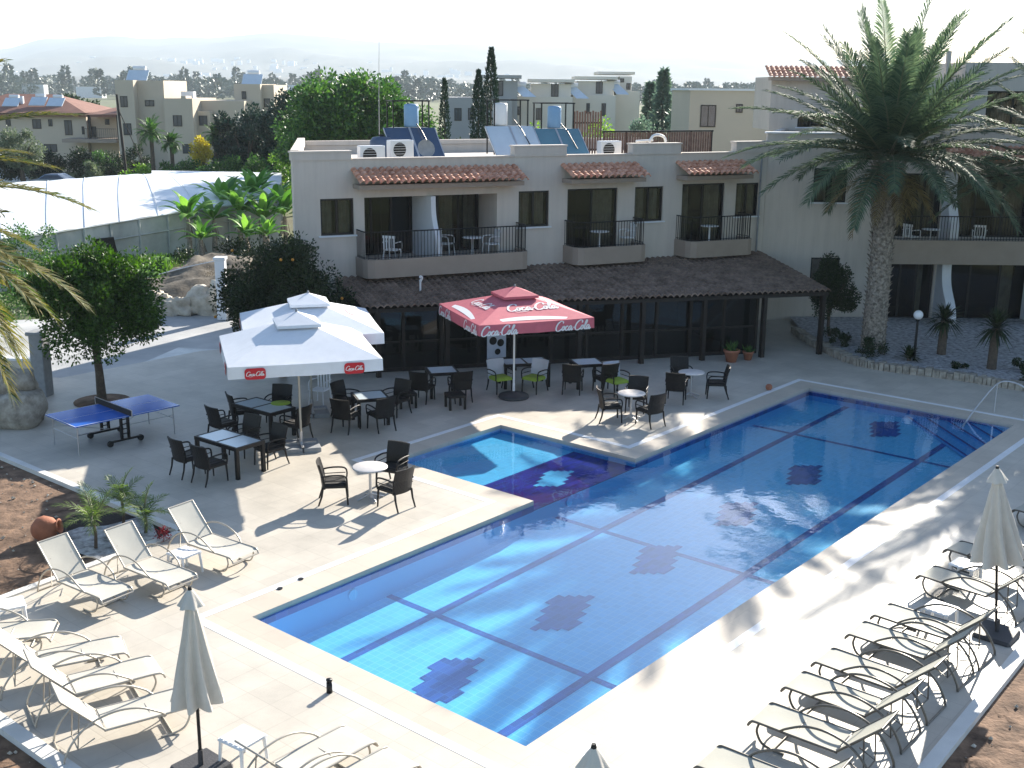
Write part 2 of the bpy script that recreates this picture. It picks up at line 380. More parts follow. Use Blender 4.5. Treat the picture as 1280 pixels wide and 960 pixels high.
sheet('sunlit_path', [(-12.6, 31.2), (-10.6, 30.0), (-9.0, 31.8), (-9.5, 37.2), (-11.2, 37.5)], [], -.006, mat('pale_sunlit_concrete', (.50, .51, .52), .4, .3, .8, c2=(.72, .72, .70)))  # paler colour paints the sunlit stretch of the concrete

# pool basin in the pool's own frame
pool = empty('swimming_pool', (PO.x, PO.y, 0), math.atan2(PU.y, PU.x)); pool['kind'] = 'structure'
def zf(u): return -(.76-.0185*u)
WZ = -.07
mb = MB(); mb.add([(0, -PW, zf(0)), (PL, -PW, zf(PL)), (PL, 0, zf(PL)), (0, 0, zf(0))], [(0, 1, 2, 3)]); mb.build('pool_floor', M['tile'], pool)
mb = MB()
mb.quad((0, -PW, -.1), (PL, -PW, -.1), (PL, -PW, zf(PL)), (0, -PW, zf(0)))
mb.quad((0, 0, -.1), (0, -PW, -.1), (0, -PW, zf(0)), (0, 0, zf(0)))
mb.quad((PL, 0, -.1), (PL, -PW, -.1), (PL, -PW, zf(PL)), (PL, 0, zf(PL)))
mb.quad((0, 0, -.1), (KU0, 0, -.1), (KU0, 0, zf(KU0)), (0, 0, zf(0)))
mb.quad((KU1, 0, -.1), (PL, 0, -.1), (PL, 0, zf(PL)), (KU1, 0, zf(KU1)))
mb.quad((KU0, 0, -.23), (KU1, 0, -.23), (KU1, 0, zf(KU1)), (KU0, 0, zf(KU0)))
zk = -.22
mb.quad((KU0, 0, -.1), (KU0, KV, -.1), (KU0, KV, zk), (KU0, 0, zk)); mb.quad((KU1, 0, -.1), (KU1, KV, -.1), (KU1, KV, zk), (KU1, 0, zk))
mb.quad((KU0, KV, -.1), (KU1, KV, -.1), (KU1, KV, zk), (KU0, KV, zk))
mb.build('pool_wall', M['tilewall'], pool)
# dark waterline band, proud of the wall
mb = MB(); e = .012
mb.box(0, KU0, -e, 0, -.24, -.101); mb.box(KU1, PL, -e, 0, -.24, -.101); mb.box(0, e, -PW, -e, -.24, -.101); mb.box(PL-e, PL, -PW, -e, -.24, -.101); mb.box(e, PL-e, -PW, -PW+e, -.24, -.101)
mb.build('waterline_band', M['tiledark'], pool)
mb = MB(); mb.quad((KU0, 1.85, zk), (KU1, 1.85, zk), (KU1, KV, zk), (KU0, KV, zk)); mb.build('shallow_floor', M['tile'], pool)
mb = MB(); mb.quad((KU0, 0, zk+.002), (KU1, 0, zk+.002), (KU1, 1.85, zk+.002), (KU0, 1.85, zk+.002)); mb.build('dark_ledge', M['tilenavy'], pool)
def medal(u, v, zfun, m, dz=.008, k=1.):
    mb = MB(); ls = [.30, .62, .94, 1.26, .94, .62, .30]
    for i, l in enumerate(ls):
        y0 = (i-3.5)*.145*k+v; y1 = y0+.145*k; sk = (i-3)*.10*k; a, b = u-l*.70*k+sk, u+l*.70*k+sk
        mb.quad((a, y0, zfun(a)+dz), (b, y0, zfun(b)+dz), (b, y1, zfun(b)+dz), (a, y1, zfun(a)+dz))
    return mb.build('floor_medallion', m, pool)
for u in (1.55, 4.65, 7.7, 10.9, 14.2, 19.0): medal(u, -2.93, zf, M['tiledark'])
medal(9.3, .95, lambda u: zk+.002, M['tile'], .004, .8)
mb = MB()
def fl(u0, u1, v0, v1, dz=.004): mb.quad((u0, v0, zf(u0)+dz), (u1, v0, zf(u1)+dz), (u1, v1, zf(u1)+dz), (u0, v1, zf(u0)+dz))
for v in (-1.2, -4.66):
    segs = [(0, 3.03), (3.17, 8.13), (8.27, 16.93), (17.07, PL)]
    for a, b in segs: fl(a, b, v-.09, v+.09)
for u in (3.1, 8.2, 17.0): fl(u-.07, u+.07, -PW, 0)
mb.build('lane_line', M['tiledark'], pool)
# corner steps
for k in range(5):
    a = 2.9-k*.55; z1 = zf(PL)+.055*(k+1)
    mb = MB(); mb.prism([(PL, -PW), (PL, -PW+a), (PL-a, -PW)], zf(PL)-.02, z1); st = mb.build('corner_step', M['tilewall'], pool)
    mb = MB(); q = .07; mb.prism([(PL, -PW+a-q*1.4), (PL, -PW+a), (PL-a, -PW), (PL-a+q*1.4, -PW)], z1, z1+.004); mb.build('step_edge', M['tilenavy'], st)
mb = MB()
def wq(u0, u1, v0, v1): mb.quad((u0, v0, WZ), (u1, v0, WZ), (u1, v1, WZ), (u0, v1, WZ))
wq(0, KU0, -PW, 0); wq(KU0, KU1, -PW, KV); wq(KU1, PL, -PW, 0)
o = mb.build('pool_water', M['water'], loc=(PO.x, PO.y, 0), rz=math.atan2(PU.y, PU.x), kind='structure')
# skimmer openings and wall lights
for u, v, a in ((2.2, -.03, 0), (8.6, -.03, 0), (14.5, -.03, 0)):
    mb = MB(); mb.tube([(u, v-.01, -.36), (u, v+.02, -.36)], .10, 16); mb.build('pool_light', M['tile'], pool)
# steel handrail at the steps
t = empty('pool_handrail', (12.17, 29.69, 0), 0, 'thin steel handrail leaning over the corner steps of the pool', 'handrail')
mb = MB(); mb.tube(arc([(-.05, 0, -.3), (.5, .3, .35), (1.2, .75, .85), (1.64, .4, .85), (1.75, .3, .6), (1.75, .3, 0)], 5), .022, 8); mb.build('rail', M['steel'], t)
mb = MB(); mb.tube([(1.1, .68, .8), (1.1, .68, 0)], .02, 8); mb.build('upright', M['steel'], t)

# skimmer lids on the drain strip
for i, (x, y, l) in enumerate(((-4.02, 18.49, 'round dark skimmer lid in the drain strip, nearer the pool corner'), (-3.73, 18.9, 'round dark skimmer lid in the drain strip, farther from the pool corner'))):
    mb = MB(); mb.tube([(0, 0, .005), (0, 0, .016)], .05, 12); tag(mb.build('drain_lid', M['darkframe'], loc=(x, y, 0)), l, 'drain lid', 'skimmer lids')


# ------------------------------------------------------------------ wicker chairs
def make_chair(back=None, seat=None):
    r = empty('wicker_chair')
    mb = MB(); mb.rbox(-.26, .26, -.24, .27, .38, .45, .02); mb.rbox(-.23, .23, -.2, .24, .45, .475, .02); mb.build('seat', seat or M['wicker'], r)
    mb = MB(); n = 6
    for i in range(n):                       # curved, slightly reclined back
        x0, x1 = -.27+.54*i/n, -.27+.54*(i+1)/n
        def bo(x): return -.27+.05*(x/.27)**2
        v = []
        for (z, dy, k) in ((.36, 0, .96), (.62, -.03, 1), (.91, -.11, 1.02)):
            for x in (x0, x1): v += [(x*k, bo(x)+dy, z), (x*k, bo(x)+dy+.035, z)]
        f = []
        for j in (0, 4): f += [(j, j+2, j+6, j+4), (j+1, j+5, j+7, j+3)]
        f += [(8, 10, 11, 9), (0, 1, 3, 2)]
        if i == 0: f += [(0, 4, 5, 1), (4, 8, 9, 5)]
        if i == n-1: f += [(2, 3, 7, 6), (6, 7, 11, 10)]
        mb.add(v, f)
    mb.build('backrest', back or M['wicker'], r)
    for s in (-1, 1):
        mb = MB(); mb.tube(arc([(s*.27, -.27, .64), (s*.285, -.05, .67), (s*.285, .2, .655), (s*.28, .26, .56), (s*.27, .245, .40)], 4), .019, 6)
        mb.tube([(s*.275, -.25, .54), (s*.278, .23, .55)], .01, 6)
        mb.build('armrest', M['wicker'], r)
        mb = MB(); mb.tube([(s*.24, .245, .40), (s*.245, .26, .2), (s*.25, .27, 0)], [.026, .022, .018], 6); mb.build('leg', M['wicker'], r)
        mb = MB(); mb.tube([(s*.24, -.24, .40), (s*.245, -.27, .2), (s*.25, -.34, 0)], [.026, .022, .018], 6); mb.build('leg', M['wicker'], r)
    return r
chair0 = make_chair(); used = []
def chair(x, y, a, label, group='dark wicker armchairs on the terrace', z=0):
    o = chair0 if not used else copy_tree(chair0)
    used.append(1); o.location = (x, y, z); o.rotation_euler = (0, 0, az(a)); tag(o, label, 'chair', group); return o
# round pedestal tables
def make_round():
    r = empty('round_table')
    mb = MB(); mb.lathe([(0, .735), (.36, .735), (.375, .728), (.375, .712), (.36, .705), (0, .705)], 28); mb.build('tabletop', M['marble'], r)
    mb = MB(); mb.tube([(0, 0, .03), (0, 0, .705)], .032, 10); mb.build('pedestal', M['steel'], r)
    for k in range(4):
        a = k*math.pi/2+.5; mb = MB(); mb.tube(arc([(0, 0, .14), (.13*math.cos(a), .13*math.sin(a), .08), (.3*math.cos(a), .3*math.sin(a), .018)], 3), .018, 6); mb.build('foot', M['steel'], r)
    return r
rt0 = make_round(); rts = []
def rtable(x, y, label):
    o = rt0 if not rts else copy_tree(rt0)
    rts.append(1); o.location = (x, y, 0); tag(o, label, 'table', 'round pedestal tables'); return o
def glass_table(x, y, a, L, W, label, panels=2):
    r = empty('glass_table', (x, y, 0), az(a), label, 'table', 'dark wicker tables with glass tops')
    mb = MB(); t = .06
    mb.box(-W/2, W/2, -L/2, -L/2+t, .66, .74); mb.box(-W/2, W/2, L/2-t, L/2, .66, .74)
    mb.box(-W/2, -W/2+t, -L/2+t, L/2-t, .66, .74); mb.box(W/2-t, W/2, -L/2+t, L/2-t, .66, .74)
    for k in range(1, panels): y_ = -L/2+L*k/panels; mb.box(-W/2+t, W/2-t, y_-.03, y_+.03, .66, .74)
    mb.build('table_frame', M['wicker'], r)
    for k in range(panels):
        y0 = -L/2+L*k/panels+(t if k == 0 else .03); y1 = -L/2+L*(k+1)/panels-(t if k == panels-1 else .03)
        mb = MB(); mb.box(-W/2+t, W/2-t, y0, y1, .72, .736); mb.build('glass_panel', M['glassreflect'], r)
    for sx in (-1, 1):
        for sy in (-1, 1):
            mb = MB(); mb.box(sx*(W/2-.045)-.04, sx*(W/2-.045)+.04, sy*(L/2-.045)-.04, sy*(L/2-.045)+.04, 0, .66); mb.build('leg', M['wicker'], r)
    return r
# set in the sun by the shallow pool
rtable(-2.99, 23.05, 'round pale-topped table in full sun beside the shallow pool')
chair(-3.72, 22.88, 82, 'sunlit wicker armchair seen from its side, left of the sunlit round table')
chair(-2.42, 22.62, -50, 'sunlit wicker armchair with its back to the main pool, front right of its table')
chair(-2.62, 23.95, 205, 'wicker armchair behind the sunlit round table, its black back next to the shallow pool corner')
# long table under the front white parasol
glass_table(-6.42, 24.93, 128, 1.5, .82, 'rectangular dark table with two pale glass panels left of the parasol base')
chair(-7.28, 24.55, 42, 'wicker armchair at the far left end of the rectangular glass table')
chair(-6.66, 24.08, 38, 'wicker armchair on the near left side of the rectangular glass table, nearest the garden bed')
chair(-5.58, 25.28, 222, 'wicker armchair on the right side of the rectangular glass table, half in sun')
chair(-6.35, 26.05, 212, 'wicker armchair on the far right side of the rectangular glass table')
# second table further back
glass_table(-6.25, 27.75, 128, 1.5, .82, 'dark glass table in the shade behind the front parasol, with a green mat')
chair(-7.15, 27.2, 42, 'wicker armchair left of the table with the green mat, next to the table tennis table')
chair(-6.95, 28.35, 60, 'wicker armchair at the far left of the table with the green mat')
chair(-5.35, 27.25, -60, 'wicker armchair on the right of the table with the green mat')
chair(-6.1, 28.9, 190, 'wicker armchair behind the table with the green mat, facing the pool')
mb = MB(); mb.lathe([(0, 0), (.25, 0), (.25, .008), (0, .008)], 20); tag(mb.build('place_mat', M['mint'], loc=(-5.85, 27.95, .742)), 'lime green round mat on the shaded table behind the front parasol pole', 'place mat')
# square table at the centre left
glass_table(-3.7, 28.85, 70, .85, .85, 'square dark table with shiny glass edge between the white and red parasols', 1)
chair(-4.22, 28.05, 22, 'wicker armchair front left of the square table between the parasols')
chair(-3.35, 28.2, -35, 'wicker armchair front right of the square table between the parasols')
chair(-4.4, 29.4, 120, 'wicker armchair rear left of the square table between the parasols')
chair(-3.1, 29.6, 215, 'wicker armchair rear right of the square table between the parasols')
# round tables right of the red parasol
rtable(3.17, 29.35, 'round pale-topped table at the edge of the sunlit patch near the pool inner corner')
chair(2.6, 29.2, 82, 'wicker armchair with sunlit back edge, left of the half shaded round table')
chair(3.62, 28.85, -35, 'wicker armchair with its back to the pool at the half shaded round table')
chair(3.4, 30.2, 195, 'wicker armchair behind the half shaded round table, in deep shade')
rtable(5.12, 31.75, 'round pale-topped table in full shade, nearest the far end of the pool')
chair(4.62, 31.2, 15, 'wicker armchair with its back to the camera at the round table in full shade')
chair(5.85, 31.75, -85, 'wicker armchair on the right of the round table in full shade')
chair(4.95, 32.6, 175, 'wicker armchair behind the round table in full shade')
# dark tables under the red parasol and along the glass front
glass_table(.35, 32.9, 75, 1.4, .8, 'long dark table directly behind the red parasol base', 2)
glass_table(2.2, 32.9, 75, .85, .85, 'square dark table in the shade right of the red parasol', 1)
glass_table(-2.0, 31.7, 75, .85, .85, 'square dark table in the shade left of the red parasol', 1)
chair(-2.5, 31.0, 20, 'wicker armchair front left of the dark table left of the red parasol')
chair(-1.45, 31.1, -20, 'wicker armchair front right of the dark table left of the red parasol')
chair(1.75, 32.1, 10, 'wicker armchair front left of the square table right of the red parasol')
chair(2.7, 32.2, -25, 'wicker armchair front right of the square table right of the red parasol')
pale0 = make_chair(M['paleback'], M['mint']); pale0.name = 'cushioned_chair'
for i, (x, y, a, l) in enumerate(((-.35, 32.1, 150, 'armchair with pale back and lime seat just left of the red parasol pole'), (.65, 32.15, 215, 'armchair with pale back and lime seat just right of the red parasol pole'), (3.0, 31.9, 150, 'armchair with pale back and lime seat behind the half shaded round table'))):
    o = pale0 if i == 0 else copy_tree(pale0); o.location = (x, y, 0); o.rotation_euler = (0, 0, az(a)); tag(o, l, 'chair', 'armchairs with pale backs and lime seats')
# low wicker stools
for i, (x, y, l) in enumerate(((-1.55, 30.3, 'low dark wicker stool in front of the table left of the red parasol'), (-2.9, 30.4, 'low dark wicker stool behind the square table between the parasols'))):
    r = empty('wicker_stool', (x, y, 0), az(70), l, 'stool', 'low wicker stools')
    mb = MB(); mb.rbox(-.25, .25, -.25, .25, .34, .42, .02); mb.build('seat', M['wicker'], r)
    for sx in (-1, 1):
        for sy in (-1, 1): mb = MB(); mb.box(sx*.21-.03, sx*.21+.03, sy*.21-.03, sy*.21+.03, 0, .34); mb.build('leg', M['wicker'], r)

# ------------------------------------------------------------------ script lettering as flat ribbons
def stroke(mb, pts, wd, fm, ww=None):
    P = arc([(x, y, 0) for x, y in pts], 5); L = len(P); v = []
    for i, p in enumerate(P):
        t = P[min(i+1, L-1)]-P[max(i-1, 0)]; a = math.atan2(t.y, t.x)
        # broad strokes going down, thin ones going across, like pen lettering
        k = wd*(.45+.75*abs(math.sin(a+.25)))*(min(1, .45+i*.25, .45+(L-1-i)*.25))
        nx, ny = -math.sin(a)*k/2, math.cos(a)*k/2
        v += [fm(p.x+nx, p.y+ny), fm(p.x-nx, p.y-ny)]
    mb.add(v, [(2*i, 2*i+1, 2*i+3, 2*i+2) for i in range(L-1)])
CC = [ # the eight letters and the hyphen, unit x-height, slanted by the caller
 [(1.55, 1.55), (1.45, 1.95), (1.0, 2.1), (.4, 1.7), (.08, 1.0), (.1, .3), (.5, -.08), (1.05, .05), (1.5, .5)],
 [(1.5, .5), (1.9, .95), (2.05, .5), (1.85, .05), (1.6, .1), (1.52, .5), (1.75, .92), (2.3, .8)],
 [(2.85, .75), (2.65, .97), (2.35, .6), (2.4, .12), (2.7, 0), (3.05, .35)],
 [(3.75, .8), (3.45, .97), (3.12, .6), (3.15, .1), (3.4, .05), (3.75, .75), (3.72, .2), (3.9, 0), (4.15, .35)],
 [(4.1, .55), (4.55, .62)],
 [(6.15, 1.45), (6.1, 1.95), (5.6, 2.1), (5.0, 1.7), (4.68, 1.0), (4.72, .3), (5.1, -.08), (5.65, .05), (6.1, .5)],
 [(6.05, .5), (6.45, .95), (6.6, .5), (6.4, .05), (6.15, .1), (6.07, .5), (6.3, .92), (6.75, .8)],
 [(6.7, .4), (7.15, 1.2), (7.3, 1.9), (7.1, 2.0), (6.95, 1.3), (6.95, .3), (7.15, 0), (7.4, .3)],
 [(8.05, .8), (7.75, .97), (7.42, .6), (7.45, .1), (7.7, .05), (8.05, .75), (8.02, .2), (8.2, 0), (8.5, .4)],
 [(1.0, -.05), (1.6, -.45), (2.6, -.4), (3.4, -.3)],
 [(6.1, 1.95), (6.6, 1.6), (7.3, 1.75), (8.3, 2.1)]]
def logo(name, parent, o, ex, ez, n, size, m, tail=True):
    """lettering in the plane through o spanned by ex (along) and ez (up), lifted along n; size = length"""
    mb = MB(); k = size/8.6
    def fm(x, y): return o + ex*((x-4.3+.22*y)*k) + ez*((y-.9)*k) + n*.006
    for i, s in enumerate(CC):
        if i > 8 and not tail: continue
        stroke(mb, s, .30 if i < 9 else .16, fm)
    return mb.build(name, m, parent)

# ------------------------------------------------------------------ market parasols
def parasol(name, loc, a, half, ze, zv, za, fabric, label, cat, group, base, tilt=(0, 0), frills=None):
    """square canopy; local -Y is the front edge. ze eave height, zv hem height, za apex height"""
    r = empty(name, loc, az(a), label, cat, group)
    vt = .42; zt = ze+(za-.16-ze)*(1-vt/half)
    mb = MB(); c = [(-half, -half), (half, -half), (half, half), (-half, half)]
    for i in range(4):
        (x0, y0), (x1, y1) = c[i], c[(i+1) % 4]; n = 8; rows = 6
        v = []
        for j in range(rows+1):
            t = j/rows; k = 1-t*(1-vt/half)
            for q in range(n+1):
                u = q/n; x, y = (x0+(x1-x0)*u)*k, (y0+(y1-y0)*u)*k
                z = ze+(zt-ze)*t - .022*math.sin(math.pi*u)*math.sin(math.pi*min(1, t*1.0+.25))*(1-t)
                v.append((x, y, z))
        mb.add(v, [(j*(n+1)+q, j*(n+1)+q+1, (j+1)*(n+1)+q+1, (j+1)*(n+1)+q) for j in range(rows) for q in range(n)], True)
    can = mb.build('canopy', fabric, r)
    mb = MB()
    for i in range(4):
        (x0, y0), (x1, y1) = c[i], c[(i+1) % 4]; n = 10; v = []
        for q in range(n+1):
            u = q/n; s = -.022*math.sin(math.pi*u)*math.sin(math.pi*.25)
            x, y = x0+(x1-x0)*u, y0+(y1-y0)*u
            v += [(x, y, ze+s), (x*1.004, y*1.004, zv+s*.6+.006*math.sin(q*2.1))]
        mb.add(v, [(2*q, 2*q+1, 2*q+3, 2*q+2) for q in range(n)])
    val = mb.build('valance', fabric, can)
    mb = MB(); v2 = vt+.09; zc = zt+.09
    cc = [(-v2, -v2), (v2, -v2), (v2, v2), (-v2, v2)]
    for i in range(4):
        (x0, y0), (x1, y1) = cc[i], cc[(i+1) % 4]
        mb.add([(x0, y0, zc), (x1, y1, zc), (0, 0, za)], [(0, 1, 2)]); mb.add([(x0, y0, zc), (x1, y1, zc), (x1, y1, zc-.07), (x0, y0, zc-.07)], [(0, 3, 2, 1)])
    mb.build('vent_cap', fabric, can)
    mb = MB(); mb.tube([(0, 0, .12), (0, 0, za-.05)], .028, 12); mb.build('pole', M['champ'] if fabric != M['red'] else M['plastic'], r)
    mb = MB(); mb.lathe([(.02, za-.02), (.035, za), (.02, za+.05), (0, za+.06)], 10); mb.build('finial', M['greybase'], r)
    for i in range(8):
        x, y = [(-1, -1), (0, -1), (1, -1), (1, 0), (1, 1), (0, 1), (-1, 1), (-1, 0)][i]
        mb = MB(); dz = -.06 if i % 2 else -.02
        mb.tube([(x*.04, y*.04, za-.22), (x*(half-.03), y*(half-.03), ze+dz-.03)], .011, 5)
        k = .5; mb.tube([(x*.04, y*.04, ze-.35), (x*half*k, y*half*k, ze+(za-.22-ze)*(1-k)-.05)], .009, 5)
        mb.build('rib', M['steel'], r)
    if base == 'cross':
        mb = MB()
        for sx in (-1, 1):
            for sy in (-1, 1): mb.rbox(*sorted((sx*.015, sx*.43)), *sorted((sy*.015, sy*.43)), 0, .11, .02)
        mb.build('base_slab', M['greybase'], r)
        mb = MB(); mb.tube([(0, 0, .1), (0, 0, .42)], .042, 12); mb.box(-.36, .36, -.03, .03, .11, .15); mb.box(-.03, .03, -.36, .36, .112, .152); mb.build('pole_socket', M['steel'], r)
    else:
        mb = MB(); mb.lathe([(0, 0), (.42, 0), (.44, .03), (.42, .09), (.3, .13), (.08, .16), (.05, .2), (0, .2)], 24); mb.build('base_disc', M['darkbase'], r)
        mb = MB(); mb.tube([(0, 0, .15), (0, 0, .42)], .038, 12); mb.build('pole_socket', M['plastic'], r)
    return r, can, val, zt, vt
ex, ez = Vector((1, 0, 0)), Vector((0, 0, 1))
def slope_frame(side, half, ze, zt, vt):
    """centre of a canopy face, along, up-slope and normal; side 0 front(-Y), 3 left(-X)"""
    up_ = Vector((0, half-vt, zt-ze)).normalized(); nrm = Vector((0, -(zt-ze), half-vt)).normalized(); al = Vector((1, 0, 0)); o = Vector((0, -(half+vt)/2, (ze+zt)/2))
    rot = Matrix.Rotation(-math.pi/2*(1 if side == 3 else 0) + (math.pi/2 if side == 1 else 0), 3, 'Z')
    return rot @ o, rot @ al, rot @ up_, rot @ nrm
def badge(mb, o, ex_, ez_, n, wdt, hgt):
    pts = []
    for cx, cz, a0 in ((1, 1, 0), (-1, 1, 90), (-1, -1, 180), (1, -1, 270)):
        for k in range(4):
            a = R(a0+30*k); q = hgt*.28
            pts.append(o+ex_*(cx*(wdt/2-q)+q*math.cos(a))+ez_*(cz*(hgt/2-q)+q*math.sin(a))+n*.004)
    mb.add(pts, [tuple(range(len(pts)))])
def valance_logos(can, half, ze, zv, kind, sides):
    h = ze-zv
    for sd in sides:
        rot = Matrix.Rotation({0: 0, 1: math.pi/2, 3: -math.pi/2}[sd], 3, 'Z')
        for fx in (-.66, .62):
            o = rot @ Vector((half*fx, -half*1.004, (ze+zv)/2-.035+(.0 if abs(fx) > .64 else -.003))); al = rot @ ex; n = rot @ Vector((0, -1, 0))
            if kind == 'badge':
                mb = MB(); badge(mb, o+n*.012, al, ez, n, .46, h*.92); b = mb.build('badge', M['logored'], can)
                logo('badge_lettering', b, o+n*.016, al, ez, n, .40, M['logowhite'])
            else: logo('valance_lettering', can, o+n*.012, al, ez, n, 1.05, M['logowhite'], False)
# red parasol
hf = 1.66
r, can, val, zt, vt = parasol('red_parasol', (.05, 31.46, 0), 158-90+90-90-0, hf, 2.52, 2.23, 3.2, M['red'], 'large red square parasol with white lettering, open in front of the veranda', 'parasol', None, 'disc')
r.rotation_euler = (0, 0, R(22))
valance_logos(can, hf, 2.52, 2.23, 'script', (0, 1, 3))
o_, al, us, nn = slope_frame(0, hf, 2.52, zt, vt)
logo('canopy_lettering', can, o_+al*.15+us*.16, al, us, nn, 1.5, M['logowhite'])
def swoosh(parent, fr, m, flip=1):
    o_, al, us, nn = fr; mb = MB(); n = 24; v = []
    for i in range(n+1):
        t = i/n; x = (-1.42+2.84*t)*flip
        yc = -.50+.10*math.sin(t*math.pi*1.1)-.10*t; wd = .004+.15*math.sin(math.pi*t)**.8*(1-.45*t)
        lim = 1.50-abs(yc+.62)*1.0
        x = max(-lim, min(lim, x)); v += [o_+al*x+us*(yc+wd)+nn*.008, o_+al*x+us*(yc-wd*.6)+nn*.008]
    mb.add(v, [(2*i, 2*i+1, 2*i+3, 2*i+2) for i in range(n)]); return mb.build('white_swoosh', m, parent)
swoosh(can, slope_frame(0, hf, 2.50, zt, vt), M['logowhite'])
f3 = slope_frame(3, hf, 2.52, zt, vt); logo('canopy_lettering', can, f3[0]+f3[2]*.1, f3[1], f3[2], f3[3], 1.2, M['logowhite']); swoosh(can, slope_frame(3, hf, 2.50, zt, vt), M['logowhite'])
f1 = slope_frame(1, hf, 2.52, zt, vt); logo('canopy_lettering', can, f1[0]+f1[2]*.1, f1[1], f1[2], f1[3], 1.2, M['logowhite'])
# white parasols
hw = 1.72
r, can, val, zt, vt = parasol('white_parasol', (-5.10, 26.56, 0), 0, hw, 2.52, 2.24, 3.38, M['canvaswhite'], 'front white square parasol with two red lettered badges on its valance', 'parasol', 'white square parasols', 'cross')
r.rotation_euler = (0, 0, R(17)); valance_logos(can, hw, 2.52, 2.24, 'badge', (0, 1, 3))
r, can, val, zt, vt = parasol('white_parasol', (-5.35, 29.55, 0), 0, hw, 2.50, 2.22, 3.3, M['canvaswhite'], 'rear white square parasol with faded red print, half hidden behind the front one', 'parasol', 'white square parasols', 'cross')
r.rotation_euler = (0, 0, R(15)); valance_logos(can, hw, 2.50, 2.22, 'badge', (1, 3))
for sd in (0, 1):
    o_, al, us, nn = slope_frame(sd, hw, 2.47, zt, vt); mb = MB(); badge(mb, o_+nn*.02-al*(.55 if sd == 0 else 0), al, us, nn, .7, .24); mb.build('faded_print', M['faintred'], can)

# ------------------------------------------------------------------ closed parasols
def closed(name, x, y, ztip, zhem, rmax, label, basekind, polem='blackmetal'):
    r = empty(name, (x, y, 0), 0, label, 'parasol', 'closed cream parasols')
    L = ztip-zhem; prof = []
    for i in range(15):
        t = i/14; prof.append((.045+(rmax-.045)*t**.85, ztip-.16-(L-.16)*t))
    st = lambda a, i: 1+(.08+.26*(i/14))*math.cos(8*a+1.1*math.sin(i*.25)+.5)+.07*math.sin(3*a+i*.2)
    mb = MB(); mb.lathe(prof, 64, star=st); mb.build('folded_canopy', M['canvas'], r)
    mb = MB(); mb.lathe([(.02, ztip+.02), (.07, ztip-.05), (.13, ztip-.16), (.15, ztip-.20)], 32, star=lambda a, i: 1+.1*i*math.cos(6*a)*.5); mb.build('top_flap', M['canvas'], r)
    mb = MB(); mb.tube([(0, 0, ztip-.02), (0, 0, ztip+.05)], [.035, .022], 8); mb.build('finial', M['rubber'], r)
    mb = MB(); mb.tube([(0, 0, .05), (0, 0, ztip-.1)], .022, 10); mb.build('pole', M[polem], r)
    if x > 5: r.rotation_euler = (0, R(-6.2), 0)
    if basekind == 'slab': mb = MB(); mb.rbox(-.3, .3, -.3, .3, 0, .09, .04); mb.tube([(0, 0, .08), (0, 0, .3)], .035, 10); q_ = mb.build('base', M['darkbase'], r); q_.rotation_euler = (0, R(6.2) if x > 5 else 0, R(-40))
    return r
closed('closed_parasol', -3.93, 12.98, 2.50, .98, .26, 'closed cream parasol on a black pole among the loungers at lower left', 'slab')
closed('closed_parasol', 7.88, 16.97, 2.86, 1.33, .33, 'closed greyish parasol on a dark square base beside the row of grey loungers', 'slab')
closed('closed_parasol', .80, 9.55, 2.52, 1.0, .26, 'closed parasol of which only the pointed top shows at the bottom edge', 'slab')

